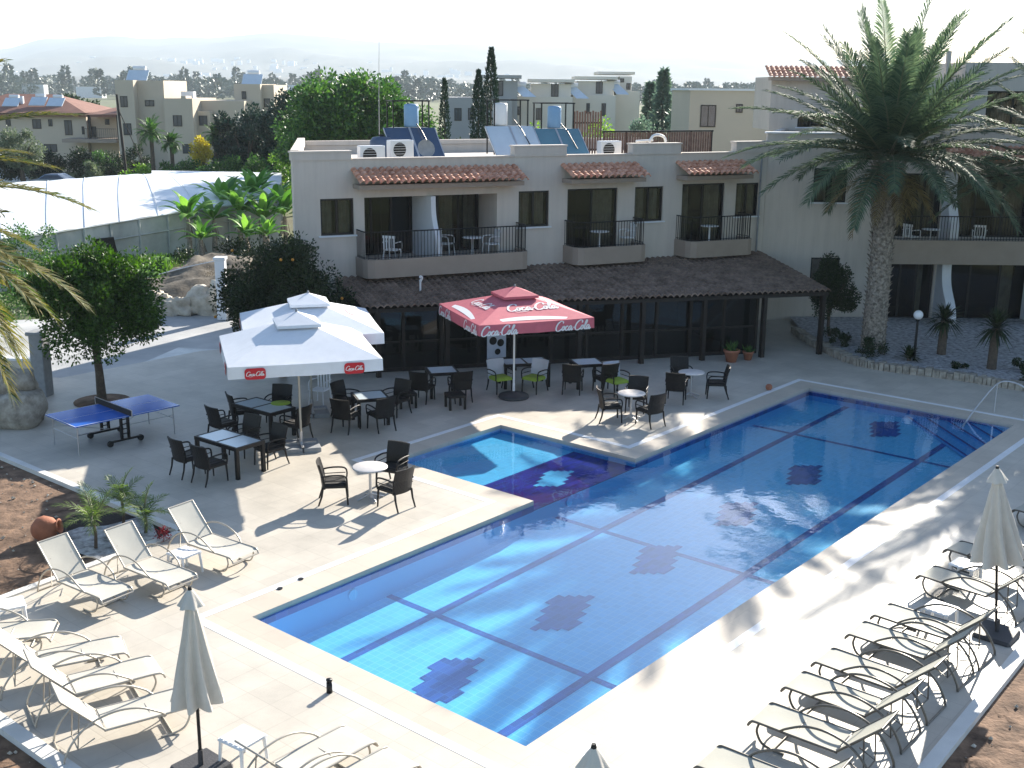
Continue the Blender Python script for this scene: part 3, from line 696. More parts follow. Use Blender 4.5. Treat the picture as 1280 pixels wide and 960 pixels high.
# ------------------------------------------------------------------ sun loungers
def make_lounger(frame, fab, ang, k_=1.):
    r = empty('sun_lounger'); a = R(ang); W = .30
    B = lambda d, s, off=0: (-d*math.cos(a)-off*math.sin(a)*0, s, .33+d*math.sin(a)+off)
    mb = MB()
    for s in (-W, W): mb.tube(arc([(0, s, .33), (.6, s, .33), (1.1, s, .335), (1.2, s, .31), (1.235, s, .25)], 3), .016*k_, 6)
    mb.tube([(1.235, -W, .25), (1.235, W, .25)], .016*k_, 6); mb.tube([(0, -W, .32), (0, W, .32)], .014*k_, 6); mb.tube([(.62, -W, .315), (.62, W, .315)], .012*k_, 6)
    mb.build('seat_frame', frame, r)
    mb = MB(); v = []; n = 12
    for i in range(n+1):
        x = .02+1.2*i/n; z0 = .338-(.03*max(0, (x-1.08)/.14)**2)
        for j in range(7): q = j/6; v.append((x, -W+.6*q, z0-.018*math.sin(math.pi*q)*math.sin(math.pi*i/n)))
    mb.add(v, [(i*7+j, i*7+j+1, (i+1)*7+j+1, (i+1)*7+j) for i in range(n) for j in range(6)], True); mb.build('seat_sling', fab, r)
    mb = MB()
    for s in (-W+.015, W-.015): mb.tube([B(0, s), B(.76, s)], .015*k_, 6)
    mb.tube([B(.76, -W+.015), B(.76, W-.015)], .015*k_, 6); mb.build('back_frame', frame, r)
    mb = MB(); v = []
    for i in range(9):
        d = .02+.73*i/8
        for j in range(7): q = j/6; p = B(d, -W+.02+.56*q); v.append((p[0], p[1], p[2]-.016*math.sin(math.pi*q)*math.sin(math.pi*i/8)+.006))
    mb.add(v, [(i*7+j, i*7+j+1, (i+1)*7+j+1, (i+1)*7+j) for i in range(8) for j in range(6)], True); mb.build('back_sling', fab, r)
    for s in (-1, 1):
        y = s*(W+.035)
        mb = MB(); mb.tube(arc([(.78, s*W, .33), (.66, y, .43), (.42, y, .55), (.12, y, .58), (-.18, y, .50), (-.4, y, .32), (-.52, y, .12), (-.55, y, 0)], 4), .015*k_, 6); mb.build('armrest', frame, r)
        mb = MB(); mb.tube(arc([(1.08, s*W, .32), (1.1, s*W, .2), (1.02, s*W, .06), (.86, s*W, .015), (.7, s*W, .015)], 4), .015*k_, 6); mb.build('leg', frame, r)
    mb = MB(); mb.tube([(.86, -W, .015), (.86, W, .015)], .013*k_, 6); mb.build('front_crossbar', frame, r)
    mb = MB(); mb.tube([(-.55, -W-.035, .015), (-.55, W+.035, .015)], .013*k_, 6); mb.build('rear_crossbar', frame, r); mb = MB()
    for s in (-.2, .2): mb.tube([B(.42, s), (-.34, s, .1), (-.12, s, .2)], .010*k_, 5)
    mb.tube([(-.34, -.2, .1), (-.34, .2, .1)], .010*k_, 5); mb.build('back_support', frame, r)
    return r
lgA = make_lounger(M['champ'], M['sling'], 48); lgB = make_lounger(M['champ'], M['sling'], 47); lgC = make_lounger(M['champdark'], M['slingdark'], 44, 1.15)
def place(proto, flag, foot, a, label, group):
    o = proto if flag else copy_tree(proto)
    d = Vector((math.sin(R(a)), math.cos(R(a)))); p = Vector(foot)-d*(1.3 if proto == lgC else 1.2)
    o.location = (p.x, p.y, 0); o.rotation_euler = (0, 0, R(90-a)); tag(o, label, 'sun lounger', group)
g = 'pale sun loungers on the left'
place(lgA, 1, (-6.54, 17.55), 125, 'pale sun lounger nearest the soil bed corner, leftmost of the three with raised backs', g)
place(lgA, 0, (-5.61, 18.12), 126, 'middle one of three pale raised sun loungers, left of the white side table', g)
place(lgA, 0, (-4.80, 19.25), 125, 'pale sun lounger farthest from the camera on the left, right of the white side table', g)
place(lgB, 1, (-7.10, 16.25), 80, 'pale sun lounger cut by the left edge, behind the row of lower left loungers', g)
place(lgB, 0, (-5.83, 15.75), 63, 'pale sun lounger lower left, third row from the closed parasol', g)
place(lgB, 0, (-5.14, 15.15), 58, 'pale sun lounger lower left, between two others, second from the closed parasol', g)
place(lgB, 0, (-4.41, 14.25), 58, 'pale sun lounger whose foot end is hidden behind the closed parasol', g)
place(lgB, 0, (-1.94, 13.36), 41, 'pale sun lounger at the bottom edge, just right of the white side table', g)
place(lgB, 0, (-1.33, 12.85), 42, 'pale sun lounger mostly cut off by the bottom edge, second right of the side table', g)
g = 'grey sun loungers in a row on the right'
RL = [((2.45, 12.98), -52, 'grey sun lounger nearest the camera on the right, cut by the bottom edge'),
      ((3.35, 14.06), -52, 'second grey sun lounger from the bottom in the right row'),
      ((4.01, 14.96), -50, 'third grey sun lounger from the bottom in the right row'),
      ((4.63, 15.70), -49, 'fourth grey sun lounger from the bottom in the right row'),
      ((5.38, 16.61), -50, 'fifth grey sun lounger from the bottom, paired close to the one beside the side table'),
      ((5.99, 17.29), -48, 'sixth grey sun lounger from the bottom, in front of the white side table'),
      ((7.28, 18.88), -45, 'grey sun lounger directly behind the closed parasol on the right'),
      ((8.20, 20.08), -43, 'grey sun lounger beyond the closed parasol, under its hem'),
      ((10.35, 22.2), -43, 'grey sun lounger cut by the right edge, farthest in the right row')]
for i, (p, a, l) in enumerate(RL): place(lgC, i == 0, p, a, l, g)

# white plastic side tables
def make_side():
    r = empty('side_table')
    mb = MB(); mb.rbox(-.23, .23, -.23, .23, .385, .41, .02)
    for k in range(5): mb.box(-.2+k*.09, -.13+k*.09, -.2, .2, .41, .417)
    mb.build('tabletop', M['plastic'], r)
    for sx in (-1, 1):
        for sy in (-1, 1): mb = MB(); mb.tube([(sx*.19, sy*.19, .39), (sx*.215, sy*.215, 0)], [.028, .02], 6); mb.build('leg', M['plastic'], r)
    return r
sd0 = make_side()
for i, (x, y, a, l) in enumerate(((-5.85, 19.12, 35, 'white plastic side table between the two right raised loungers at left'), (-8.05, 16.95, 60, 'white plastic side table cut by the left edge'), (-3.42, 13.12, 35, 'white plastic side table at the bottom, right of the closed parasol pole'),
     (7.0, 17.15, 45, 'white plastic side table in the grey row, left of the closed parasol'), (8.1, 18.95, 45, 'white plastic side table between the two farthest grey loungers'))):
    o = sd0 if i == 0 else copy_tree(sd0); o.location = (x, y, 0); o.rotation_euler = (0, 0, az(a)); tag(o, l, 'side table', 'white plastic side tables')

# black bollard by the pool
r = empty('path_bollard', (-2.60, 14.97, 0), 0, 'short black bollard standing alone on the paving near the pool corner', 'bollard')
mb = MB(); mb.lathe([(0, 0), (.045, 0), (.045, .16), (0, .16)], 14); mb.build('post', M['blackmetal'], r)
mb = MB(); mb.lathe([(.035, .16), (.035, .19), (.048, .19), (.048, .21), (0, .215)], 14); mb.build('cap', M['blackmetal'], r)
# white chalk-like drain covers on the right deck
# red ball
mb = MB(); mb.lathe([(0, 0), (.07, .015), (.10, .07), (.10, .12), (.06, .17), (0, .18)], 14); tag(mb.build('clay_bowl', M['terracotta'], loc=(7.55, 32.6, 0)), 'small round reddish clay bowl on the deck near the far pool corner', 'bowl')
# clay pots beneath the veranda
for i, (x, y, s, l) in enumerate(((7.1, 36.2, 1., 'larger clay pot with sparse plant in front of the veranda glass'), (7.7, 36.5, .7, 'smaller clay pot with sparse plant in front of the veranda glass'))):
    r = empty('clay_pot', (x, y, 0), 0, l, 'plant pot', 'clay pots by the veranda')
    mb = MB(); mb.lathe([(0, 0), (.16*s, 0), (.24*s, .32*s), (.27*s, .34*s), (.27*s, .40*s), (.22*s, .40*s), (.2*s, .34*s), (0, .33*s)], 18); mb.build('pot', M['terracotta'], r)
    mb = MB()
    for k in range(60): d = Vector((random.gauss(0, .6), random.gauss(0, .6), 1)).normalized(); mb.leaf(Vector((random.gauss(0, .05), random.gauss(0, .05), .33*s)), d, .45*s*random.uniform(.5, 1), .05)
    mb.build('foliage', M['midleaf'], r)

# ------------------------------------------------------------------ table tennis table
r = empty('tennis_table', (-9.80, 27.12, 0), az(43), 'blue folding table tennis table with net, standing in the shade at left', 'table tennis table')
for s in (-1, 1):
    mb = MB(); y0, y1 = (.008, 1.37) if s > 0 else (-1.37, -.008); mb.box(-.76, .76, y0, y1, .735, .76); h = mb.build('tabletop', M['ppblue'], r)
    mb = MB(); e = .762
    for q in ((-.76, -.745, y0, y1), (.745, .76, y0, y1), (-.744, .744, *( (1.355, 1.37) if s > 0 else (-1.37, -1.355))), (-.002, .002, y0, y1)): mb.box(q[0], q[1], q[2], q[3], .7602, .762)
    mb.build('white_lines', M['plastic'], h)
    for x in (-.62, .62): mb = MB(); mb.tube([(x, s*1.25, .735), (x, s*1.27, 0)], .016, 6); mb.build('leg', M['steel'], r)
    mb = MB(); mb.tube([(-.62, s*1.255, .42), (.62, s*1.255, .42)], .012, 6); mb.tube([(0, s*.15, .3), (-.62, s*1.25, .5)], .01, 6); mb.tube([(0, s*.15, .3), (.62, s*1.25, .5)], .01, 6); mb.build('brace', M['steel'], r)
mb = MB(); mb.box(-.9, .9, -.003, .003, .765, .91); mb.build('net', M['rubber'], r)
mb = MB(); mb.box(-.9, .9, -.006, .006, .911, .925); mb.tube([(-.9, 0, .74), (-.9, 0, .925)], .012, 6); mb.tube([(.9, 0, .74), (.9, 0, .925)], .012, 6); mb.build('net_post', M['steel'], r)
for x in (-.5, .5):
    mb = MB(); mb.box(x-.03, x+.03, -.12, -.06, .1, .735); mb.box(x-.03, x+.03, .06, .12, .1, .735); mb.box(x-.025, x+.025, -.4, .4, .09, .14)
    for q in range(4): mb.box(x-.02, x+.02, -.06, .06, .25+q*.12, .27+q*.12)
    mb.build('undercarriage', M['darkframe'], r)
    for y in (-.4, .4): mb = MB(); mb.tube([(x-.03, y, .075), (x+.03, y, .075)], .075, 14); mb.build('wheel', M['rubber'], r)

# ------------------------------------------------------------------ main hotel building (local x along the facade, -y towards the pool)
def wallgrid(mb, xs, zs, holes, y0, y1):
    """wall slab between y0 and y1 over xs x zs with rectangular holes (x0,x1,z0,z1)"""
    X = sorted({xs[0], xs[1], *[h[0] for h in holes], *[h[1] for h in holes]}); X = [x for x in X if xs[0] <= x <= xs[1]]
    Z = sorted({zs[0], zs[1], *[h[2] for h in holes], *[h[3] for h in holes]}); Z = [z for z in Z if zs[0] <= z <= zs[1]]
    def solid(i, k):
        if i < 0 or k < 0 or i >= len(X)-1 or k >= len(Z)-1: return False
        cx, cz = (X[i]+X[i+1])/2, (Z[k]+Z[k+1])/2
        return not any(h[0] < cx < h[1] and h[2] < cz < h[3] for h in holes)
    for i in range(len(X)-1):
        for k in range(len(Z)-1):
            if not solid(i, k): continue
            a, b, c, d = X[i], X[i+1], Z[k], Z[k+1]
            mb.quad((a, y0, c), (b, y0, c), (b, y0, d), (a, y0, d)); mb.quad((b, y1, c), (a, y1, c), (a, y1, d), (b, y1, d))
            if not solid(i-1, k): mb.quad((a, y1, c), (a, y0, c), (a, y0, d), (a, y1, d))
            if not solid(i+1, k): mb.quad((b, y0, c), (b, y1, c), (b, y1, d), (b, y0, d))
            if not solid(i, k-1): mb.quad((a, y1, c), (b, y1, c), (b, y0, c), (a, y0, c))
            if not solid(i, k+1): mb.quad((a, y0, d), (b, y0, d), (b, y1, d), (a, y1, d))
def curtain(parent, x0, x1, y, z0, z1, name='curtain', amp=.055):
    mb = MB(); n = max(8, int((x1-x0)/.035)); v = []
    for i in range(n+1):
        x = x0+(x1-x0)*i/n; yy = y+amp*math.sin(i*1.9)+.5*amp*math.sin(i*.7)
        v += [(x, yy, z0), (x, yy, z1)]
    mb.add(v, [(2*i, 2*i+2, 2*i+3, 2*i+1) for i in range(n)], True); return mb.build(name, M['curtain'], parent)
def window(parent, x0, x1, z0, z1, y=0., mull=1, sill=True, curt=((.0, .42), (.62, 1.)), kind='window', depth=.1):
    mb = MB(); f = .06; yb = y+depth
    mb.box(x0, x1, yb-.04, yb+.04, z1-f, z1); mb.box(x0, x1, yb-.04, yb+.04, z0, z0+f); mb.box(x0, x0+f, yb-.04, yb+.04, z0+f, z1-f); mb.box(x1-f, x1, yb-.04, yb+.04, z0+f, z1-f)
    for k in range(mull): xm = x0+(x1-x0)*(k+1)/(mull+1); mb.box(xm-.035, xm+.035, yb-.03, yb+.05, z0+f, z1-f)
    w_ = mb.build(kind, M['darkframe'], parent)
    mb = MB(); mb.box(x0+f, x1-f, yb-.004, yb+.004, z0+f, z1-f); mb.build('pane', M['glass'], w_)
    for a, b in curt: curtain(w_, x0+f+(x1-x0-2*f)*a, x0+f+(x1-x0-2*f)*b, yb+.16, z0+f, z1-f)
    if sill: mb = MB(); mb.box(x0-.08, x1+.08, y-.07, y+.02, z0-.05, z0-.004); mb.build('sill', M['whitewall'], w_)
    return w_
def tilecanopy(parent, x0, x1, y0, y1, z0, z1, m, name='tiled_canopy', pitch=.2, rows=3, amp=.045, matu='beige', seg=8):
    """barrel tiles as real geometry: y0,z0 the lower front edge, y1,z1 the upper back edge"""
    mb = MB(); nc = max(1, round((x1-x0)/pitch)); w_ = (x1-x0)/nc; nx = nc*seg
    sl = math.hypot(y1-y0, z1-z0); ny, nz = -(z1-z0)/sl, (y1-y0)/sl
    for rI in range(rows):
        t0, t1 = rI/rows-(.03 if rI else 0), (rI+1)/rows; v = []
        for i in range(nx+1):
            ph = (i/seg) % 1; h = amp*abs(math.sin(math.pi*ph))**.8*(1 if True else 0) - amp*.25
            if ph > .72 or ph < .0: h = -amp*.25
            jit = .006*math.sin(i//seg*7.3+rI*3.1)
            for (t, lift) in ((t0, .028), (t1, .0)):
                y = y0+(y1-y0)*t; z = z0+(z1-z0)*t; q = h*(1.0 if t == t0 else .86)+lift+jit
                v.append((x0+(x1-x0)*i/nx, y+ny*q, z+nz*q))
        mb.add(v, [(2*i, 2*i+2, 2*i+3, 2*i+1) for i in range(nx)], True)
        k = len(mb.v)-len(v)
        # butt edge of every course
        vv = []
        for i in range(nx+1): p = v[2*i]; vv += [p, (p[0], p[1]-ny*.035, p[2]-nz*.035)]
        mb.add(vv, [(2*i, 2*i+1, 2*i+3, 2*i+2) for i in range(nx)])
    c = mb.build(name, m, parent)
    return c
def railing(parent, pts, z0, z1, step=.11, name='railing'):
    mb = MB()
    for a, b in zip(pts, pts[1:]):
        a, b = Vector(a), Vector(b); L = (b-a).length; n = max(1, int(L/step))
        mb.tube([(a.x, a.y, z1), (b.x, b.y, z1)], .022, 6); mb.tube([(a.x, a.y, z0+.05), (b.x, b.y, z0+.05)], .012, 5)
        for i in range(n+1): p = a+(b-a)*i/n; mb.box(p.x-.009, p.x+.009, p.y-.009, p.y+.009, z0, z1)
    return mb.build(name, M['blackmetal'], parent)
def balcony(parent, x0, x1, out, z0=2.72, z1=3.30, zr=4.15, rcorner=.3, rail=True):
    r_ = rcorner
    poly = [(x0, 0), (x0, -out+r_), (x0+r_*.3, -out+r_*.3), (x0+r_, -out), (x1-r_, -out), (x1-r_*.3, -out+r_*.3), (x1, -out+r_), (x1, 0)]
    mb = MB(); mb.prism(poly[::-1], z0, 3.08)
    inn = [(x0+.12, 0), (x0+.12, -out+r_), (x0+.12+r_*.3, -out+.12+r_*.3), (x0+r_+.05, -out+.12), (x1-r_-.05, -out+.12), (x1-.12-r_*.3, -out+.12+r_*.3), (x1-.12, -out+r_), (x1-.12, 0)]
    for i in range(len(poly)-1): mb.prism([poly[i], poly[i+1], inn[i+1], inn[i]], 3.08, z1)
    b = mb.build('balcony', M['beige'], parent)
    if rail: railing(b, [((p[0]+q[0])/2, (p[1]+q[1])/2, 0) for p, q in zip(poly, inn)], z1, zr)
    return b
FA = R(26); hot = empty('hotel_building', (-5.95, 35.75, 0), FA, 'pale two-storey hotel wing with small balconies and tiled canopies behind the terrace', 'building')
S0, S1 = -.87, 17.05
wins = [(-.05, 1.03, 4.0, 5.14), (6.80, 7.95, 3.98, 5.18), (11.36, 12.54, 3.98, 5.2), (15.72, 16.75, 4.0, 5.22)]
doors = [(8.66, 10.66, 3.1, 5.2), (13.35, 15.22, 3.1, 5.25)]
logg = (1.38, 6.0, 3.1, 5.14)
mb = MB(); wallgrid(mb, (S0, S1), (0, 6.32), wins+doors+[logg], 0, .22)
# side wall, back, roof slab
mb.prism([(S0, .221), (S0+.22, .221), (S0+2.85, 8.8), (S0+2.63, 8.8)], 0, 6.32); mb.box(S0+2.63, S1, 8.8, 9.0, 0, 6.32); mb.prism([(S0+.23, .221), (S1, .221), (S1, 8.79), (S0+2.86, 8.79)], 5.86, 6.0); mb.prism([(S0+.23, .221), (S1, .221), (S1, 8.79), (S0+2.86, 8.79)], 2.8, 3.09)
mb.build('wall', M['wall'], hot)
for a, b, z in ((S0-.02, .98, 6.55), (6.62, 8.58, 6.64), (11.18, 13.2, 6.66), (15.6, S1, 6.68)):
    mb = MB(); mb.box(a, b, -.03, .30, 6.321 if a > 0 else 6.321, z); mb.box(a-.03, b+.03, -.05, .33, z, z+.05); mb.build('parapet', M['wall'], hot)
mb = MB(); mb.prism([(S0+.03, .34), (S0+.3, .34), (S0+2.9, 8.8), (S0+2.63, 8.8)], 6.321, 6.62); mb.box(S0+2.95, S1, 8.75, 9.02, 6.33, 6.5); mb.build('parapet', M['wall'], hot)
for a, b in ((1.0, 6.6), (8.6, 11.16), (13.22, 15.58)):
    mb = MB(); mb.box(a+.02, b-.02, -.03, .27, 6.322, 6.36); mb.build('coping', M['wall'], hot)
mb = MB(); mb.tube([(16.75, -.07, 2.6), (16.75, -.07, 6.3)], .035, 6); mb.build('downpipe', M['greybase'], hot)
# dark rooms behind the openings
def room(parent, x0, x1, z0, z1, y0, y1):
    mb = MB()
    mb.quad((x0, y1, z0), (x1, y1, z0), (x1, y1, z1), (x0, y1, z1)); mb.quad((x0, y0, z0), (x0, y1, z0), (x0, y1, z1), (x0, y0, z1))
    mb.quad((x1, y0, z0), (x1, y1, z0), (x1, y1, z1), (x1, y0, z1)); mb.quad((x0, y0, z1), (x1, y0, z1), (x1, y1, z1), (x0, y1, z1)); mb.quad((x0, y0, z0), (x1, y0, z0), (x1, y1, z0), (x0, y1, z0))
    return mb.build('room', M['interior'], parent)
for i, h in enumerate(wins):
    window(hot, h[0], h[1], h[2], h[3]); room(hot, h[0]-.1, h[1]+.1, h[2]-.2, h[3]+.2, .23, 2.2)
for h, cu in zip(doors, (((.55, 1.),), ((.0, .2), (.62, 1.)))):
    window(hot, h[0], h[1], h[2], h[3], mull=1, sill=False, curt=cu, kind='sliding_door', depth=.12); room(hot, h[0]-.1, h[1]+.1, h[2], h[3]+.1, .25, 3.2)
# loggia with white partition between the two flats
mb = MB(); y1 = 1.5
mb.box(logg[0]-.12, logg[0]-.001, .221, y1, 3.092, 5.3); mb.box(logg[1]+.001, logg[1]+.12, .221, y1, 3.092, 5.3); mb.box(logg[0]-.1, logg[1]+.1, .222, y1, 5.141, 5.3); mb.build('loggia_wall', M['wall2'], hot)
for a, b, cu in ((1.4, 3.5, ((.0, .1),)), (3.72, 5.98, ((.38, .62), (.8, 1.)))):
    window(hot, a, b, 3.1, 5.14, y=y1-.1, mull=2, sill=False, curt=cu, kind='sliding_door'); room(hot, a, b, 3.1, 5.14, y1+.1, y1+3)
def partition(parent, x, yw, z0, z1, th=.16, out=1.15, flip=False):
    """white curved balcony screen: narrow at the top, sweeping out towards the rail"""
    prof = []; n = 14
    for i in range(n+1):
        t = i/n; prof.append((-(out*(.35+.65*(1/(1+math.exp((t-.48)*9))))), z0+(z1-z0)*t))
    mb = MB()
    f = [(yw, z0)]+prof+[(yw, z1)]; k = len(f)
    for xx in (x, x+th): mb.add([(xx, y, z) for y, z in f], [tuple(range(k)) if xx > x else tuple(range(k-1, -1, -1))])
    for i in range(k): a, b = f[i], f[(i+1) % k]; mb.quad((x, a[0], a[1]), (x+th, a[0], a[1]), (x+th, b[0], b[1]), (x, b[0], b[1]))
    return mb.build('partition', M['whitewall'], parent)
partition(hot, 3.52, 1.4, 3.09, 5.139, out=.82)
balcony(hot, 1.05, 6.78, 1.0); balcony(hot, 8.52, 11.38, 1.0); balcony(hot, 13.1, 15.95, 1.0)
# tiled canopies
for a, b in ((.95, 6.72), (8.36, 11.42), (13.0, 16.0)):
    c = tilecanopy(hot, a, b, -.92, .02, 5.66, 6.04, M['tileroof'], pitch=.235, rows=4, amp=.095)
    mb = MB(); mb.box(a+.06, b-.06, -.7, -.02, 5.44, 5.58); mb.build('canopy_beam', M['beige'], c)
# ------------------------------------------------------------------ veranda (tiled lean-to roof on dark posts, dark glass front)
ver = empty('veranda', (-5.95, 35.75, 0), FA, 'long veranda with weathered brown tiled roof, dark posts and dark glass front', 'veranda')
def loc2(x, y): # world -> facade frame
    d = Vector((x+5.95, y-35.75)); return (d.x*math.cos(FA)+d.y*math.sin(FA), -d.x*math.sin(FA)+d.y*math.cos(FA))
zE = 2.15
eL = loc2(*[(-5.32), (33.2)]); eR = loc2(10.45, 37.35)
# roof surface: barrel tile columns running down the slope, eave line oblique to the wall
mb = MB(); pitch = .22; xa, xb = .35, 17.0; nc = int((xb-xa)/pitch); seg = 6
def eave_y(x): t = (x-eL[0])/(eR[0]-eL[0]); return eL[1]+(eR[1]-eL[1])*t
rows = 16
def zwall(x): return 2.62
for rI in range(rows):
    t0, t1 = rI/rows-.01, (rI+1)/rows; v = []
    for i in range(nc*seg+1):
        ph = (i/seg) % 1; hh = .085*abs(math.sin(math.pi*ph))**.9
        for t, lift in ((t0, .03), (t1, 0)):
            x = xa+(eR[0]+(16.95-eR[0])*t-xa)*i/(nc*seg); ey = eave_y(x)
            y = ey*(1-t); z = zE+(zwall(x)-zE)*t; v.append((x, y, z+hh+lift+.005*math.sin(i//seg*5.1+rI*2.3)))
    mb.add(v, [(2*i, 2*i+2, 2*i+3, 2*i+1) for i in range(nc*seg)], True)
    vv = []
    for i in range(nc*seg+1): p = v[2*i]; vv += [p, (p[0], p[1], p[2]-.045)]
    mb.add(vv, [(2*i, 2*i+1, 2*i+3, 2*i+2) for i in range(nc*seg)])
rf = mb.build('roof', M['tileold'], ver)
mb = MB(); mb.add([(xa, eave_y(xa), zE-.03), (eR[0], eave_y(eR[0]), zE-.03), (16.95, 0-.03, 2.58), (xa, -.03, 2.58)], [(0, 1, 2, 3)]); mb.add([(xa, eave_y(xa)+.05, zE-.16), (eR[0], eave_y(eR[0])+.05, zE-.16), (eR[0], eave_y(eR[0])+.05, zE-.03), (xa, eave_y(xa)+.05, zE-.03)], [(0, 1, 2, 3)])
mb.build('eave_board', M['darkwood'], rf)
for i in range(8):
    x = .8+i*(14.5/7); y = eave_y(x)+.12
    mb = MB(); mb.box(x-.07, x+.07, y-.07, y+.07, 0, zE-.05); mb.build('post', M['darkwood'], ver)
# glass front under the eave
g0, g1 = .6, 13.4
def gy(x): return eave_y(x)+.75
mb = MB()
n = 11
for i in range(n+1):
    x = g0+(g1-g0)*i/n; y = gy(x); mb.box(x-.05, x+.05, y-.05, y+.05, 0, 2.2)
for z0_, z1_ in ((0, .12), (1.95, 2.2), (.9, .96)):
    a, b = (g0, gy(g0)), (g1, gy(g1)); d = Vector((b[0]-a[0], b[1]-a[1])).normalized(); q = Vector((-d.y, d.x))*.035
    mb.prism([(a[0]-q.x, a[1]-q.y), (b[0]-q.x, b[1]-q.y), (b[0]+q.x, b[1]+q.y), (a[0]+q.x, a[1]+q.y)], z0_, z1_)
gf = mb.build('glass_front', M['darkwood'], ver)
for i in range(n):
    a, b = g0+(g1-g0)*i/n+.05, g0+(g1-g0)*(i+1)/n-.05
    mb = MB(); mb.quad((a, gy(a), .12), (b, gy(b), .12), (b, gy(b), 1.95), (a, gy(a), 1.95)); mb.build('pane', M['glass'], gf)
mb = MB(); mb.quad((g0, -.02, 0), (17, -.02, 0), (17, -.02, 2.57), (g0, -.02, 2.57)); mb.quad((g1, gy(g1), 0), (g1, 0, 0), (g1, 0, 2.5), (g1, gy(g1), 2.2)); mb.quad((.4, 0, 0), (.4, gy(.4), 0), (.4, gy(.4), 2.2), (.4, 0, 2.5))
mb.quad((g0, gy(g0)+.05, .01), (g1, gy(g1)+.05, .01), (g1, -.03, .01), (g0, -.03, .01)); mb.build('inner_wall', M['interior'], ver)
# poster on the glass
px_ = 6.4; r = empty('wall_poster', (-5.95, 35.75, 0), FA, 'pale poster with dark round shapes on the glass front behind the red parasol', 'poster')
y = gy(4.6)-.11; mb = MB(); mb.box(4.3, 4.95, y-.012, y+.012, .3, 1.14); pst = mb.build('sheet', M['paleback'], r)
for (cx, cz, q) in ((4.5, .86, .13), (4.76, .78, .12), (4.66, .5, .1)):
    mb = MB(); mb.tube([(cx, y-.012, cz), (cx, y-.017, cz)], q, 16); mb.build('dark_print', M['darkframe'], pst)
# vent pipe on the veranda roof
mb = MB(); mb.tube([(0, 0, 2.3), (0, 0, 2.75)], .03, 8); mb.tube(arc([(0, 0, 2.7), (.05, -.02, 2.82), (.0, -.08, 2.86)], 3), .045, 8)
p = Matrix.Rotation(FA, 3, 'Z') @ Vector((2.5, -1.9, 0)); tag(mb.build('vent_pipe', M['plastic'], loc=(-5.95+p.x, 35.75+p.y, 0)), 'thin white vent pipe standing on the brown veranda roof below the widest balcony', 'pipe')

def hloc(x, y, z=0): p = Matrix.Rotation(FA, 3, 'Z') @ Vector((x, y, 0)); return (-5.95+p.x, 35.75+p.y, z)
# white plastic balcony furniture
def make_pchair():
    r = empty('plastic_chair')
    mb = MB(); mb.rbox(-.22, .22, -.21, .21, .40, .43, .02); mb.build('seat', M['plastic'], r)
    mb = MB()
    for i in range(5): x = -.2+i*.09; mb.box(x, x+.045, -.245, -.225, .43, .82)
    mb.box(-.22, .22, -.25, -.22, .80, .88); mb.build('backrest', M['plastic'], r)
    for s in (-1, 1):
        mb = MB(); mb.tube(arc([(s*.22, -.23, .66), (s*.25, 0, .67), (s*.24, .18, .64), (s*.23, .21, .42)], 3), .018, 5); mb.build('armrest', M['plastic'], r)
        for y in (-.2, .2): mb = MB(); mb.tube([(s*.19, y, .41), (s*.23, y*1.2, 0)], .02, 5); mb.build('leg', M['plastic'], r)
    return r
pc0 = make_pchair(); pcs = []
def pchair(x, y, a, label, z=3.08, world=False):
    o = pc0 if not pcs else copy_tree(pc0)
    pcs.append(1); o.location = (x, y, z) if world else hloc(x, y, z); o.rotation_euler = (0, 0, az(a)); tag(o, label, 'chair', 'white plastic chairs'); return o
def make_ptable():
    r = empty('plastic_table')
    mb = MB(); mb.lathe([(0, .70), (.33, .70), (.34, .69), (.33, .675), (0, .675)], 22); mb.build('tabletop', M['plastic'], r)
    mb = MB(); mb.lathe([(.17, 0), (.12, .04), (.035, .10), (.03, .62), (.08, .675)], 12); mb.build('pedestal', M['plastic'], r); return r
pt0 = make_ptable(); pts_ = []
def ptable(x, y, label, z=3.08, world=False):
    o = pt0 if not pts_ else copy_tree(pt0)
    pts_.append(1); o.location = (x, y, z) if world else hloc(x, y, z); tag(o, label, 'table', 'white plastic balcony tables'); return o
pchair(2.2, -.25, 20, 'white plastic chair seen through the rail at the left end of the widest balcony')
pchair(5.75, -.1, 240, 'white plastic chair at the right end of the widest balcony')
pchair(4.35, .5, 110, 'white plastic chair in the dark recess just right of the white screen, widest balcony')
ptable(4.95, -.35, 'round white plastic table on the right half of the widest balcony')
ptable(9.7, -.45, 'round white plastic table on the middle small balcony'); ptable(14.3, -.45, 'round white plastic table on the right small balcony, next to the corner')
pchair(10.9, -.3, 250, 'white plastic chair partly hidden by the rail on the middle small balcony')
pchair(-5.3, 30.6, 200, 'white rounded plastic chair on the deck behind the white parasols', 0, True)

# roof equipment
def ac(x, y, a, label, z=6.0, s=1.):
    r = empty('air_conditioner', hloc(x, y, z), FA+R(a), label, 'air conditioner', 'white air conditioner units')
    mb = MB(); mb.rbox(-.42, .42, -.16, .16, .05, .65, .02); c = mb.build('casing', M['plastic'], r)
    mb = MB(); mb.tube([(-.1, -.17, .35), (-.1, -.155, .35)], .23, 20); mb.build('fan', M['rubber'], r)
    mb = MB(); mb.box(-.35, -.28, -.15, .15, 0, .05); mb.box(.28, .35, -.15, .15, 0, .05); mb.build('feet', M['darkframe'], r)
    mb = MB()
    for k in range(6): mb.box(-.33, .13, -.178, -.172, .13+k*.08, .14+k*.08)
    mb.build('fan_grille', M['plastic'], r)
ac(1.95, .9, 0, 'white air conditioner on the roof edge, left of the one beside the dark tank', 6.05); ac(3.05, 1.2, 8, 'white air conditioner in front of the dark round tank on the roof', 6.2)
ac(10.9, 1.1, 0, 'white air conditioner behind the low parapet, left of the raised parapet by the slat fence', 6.1)
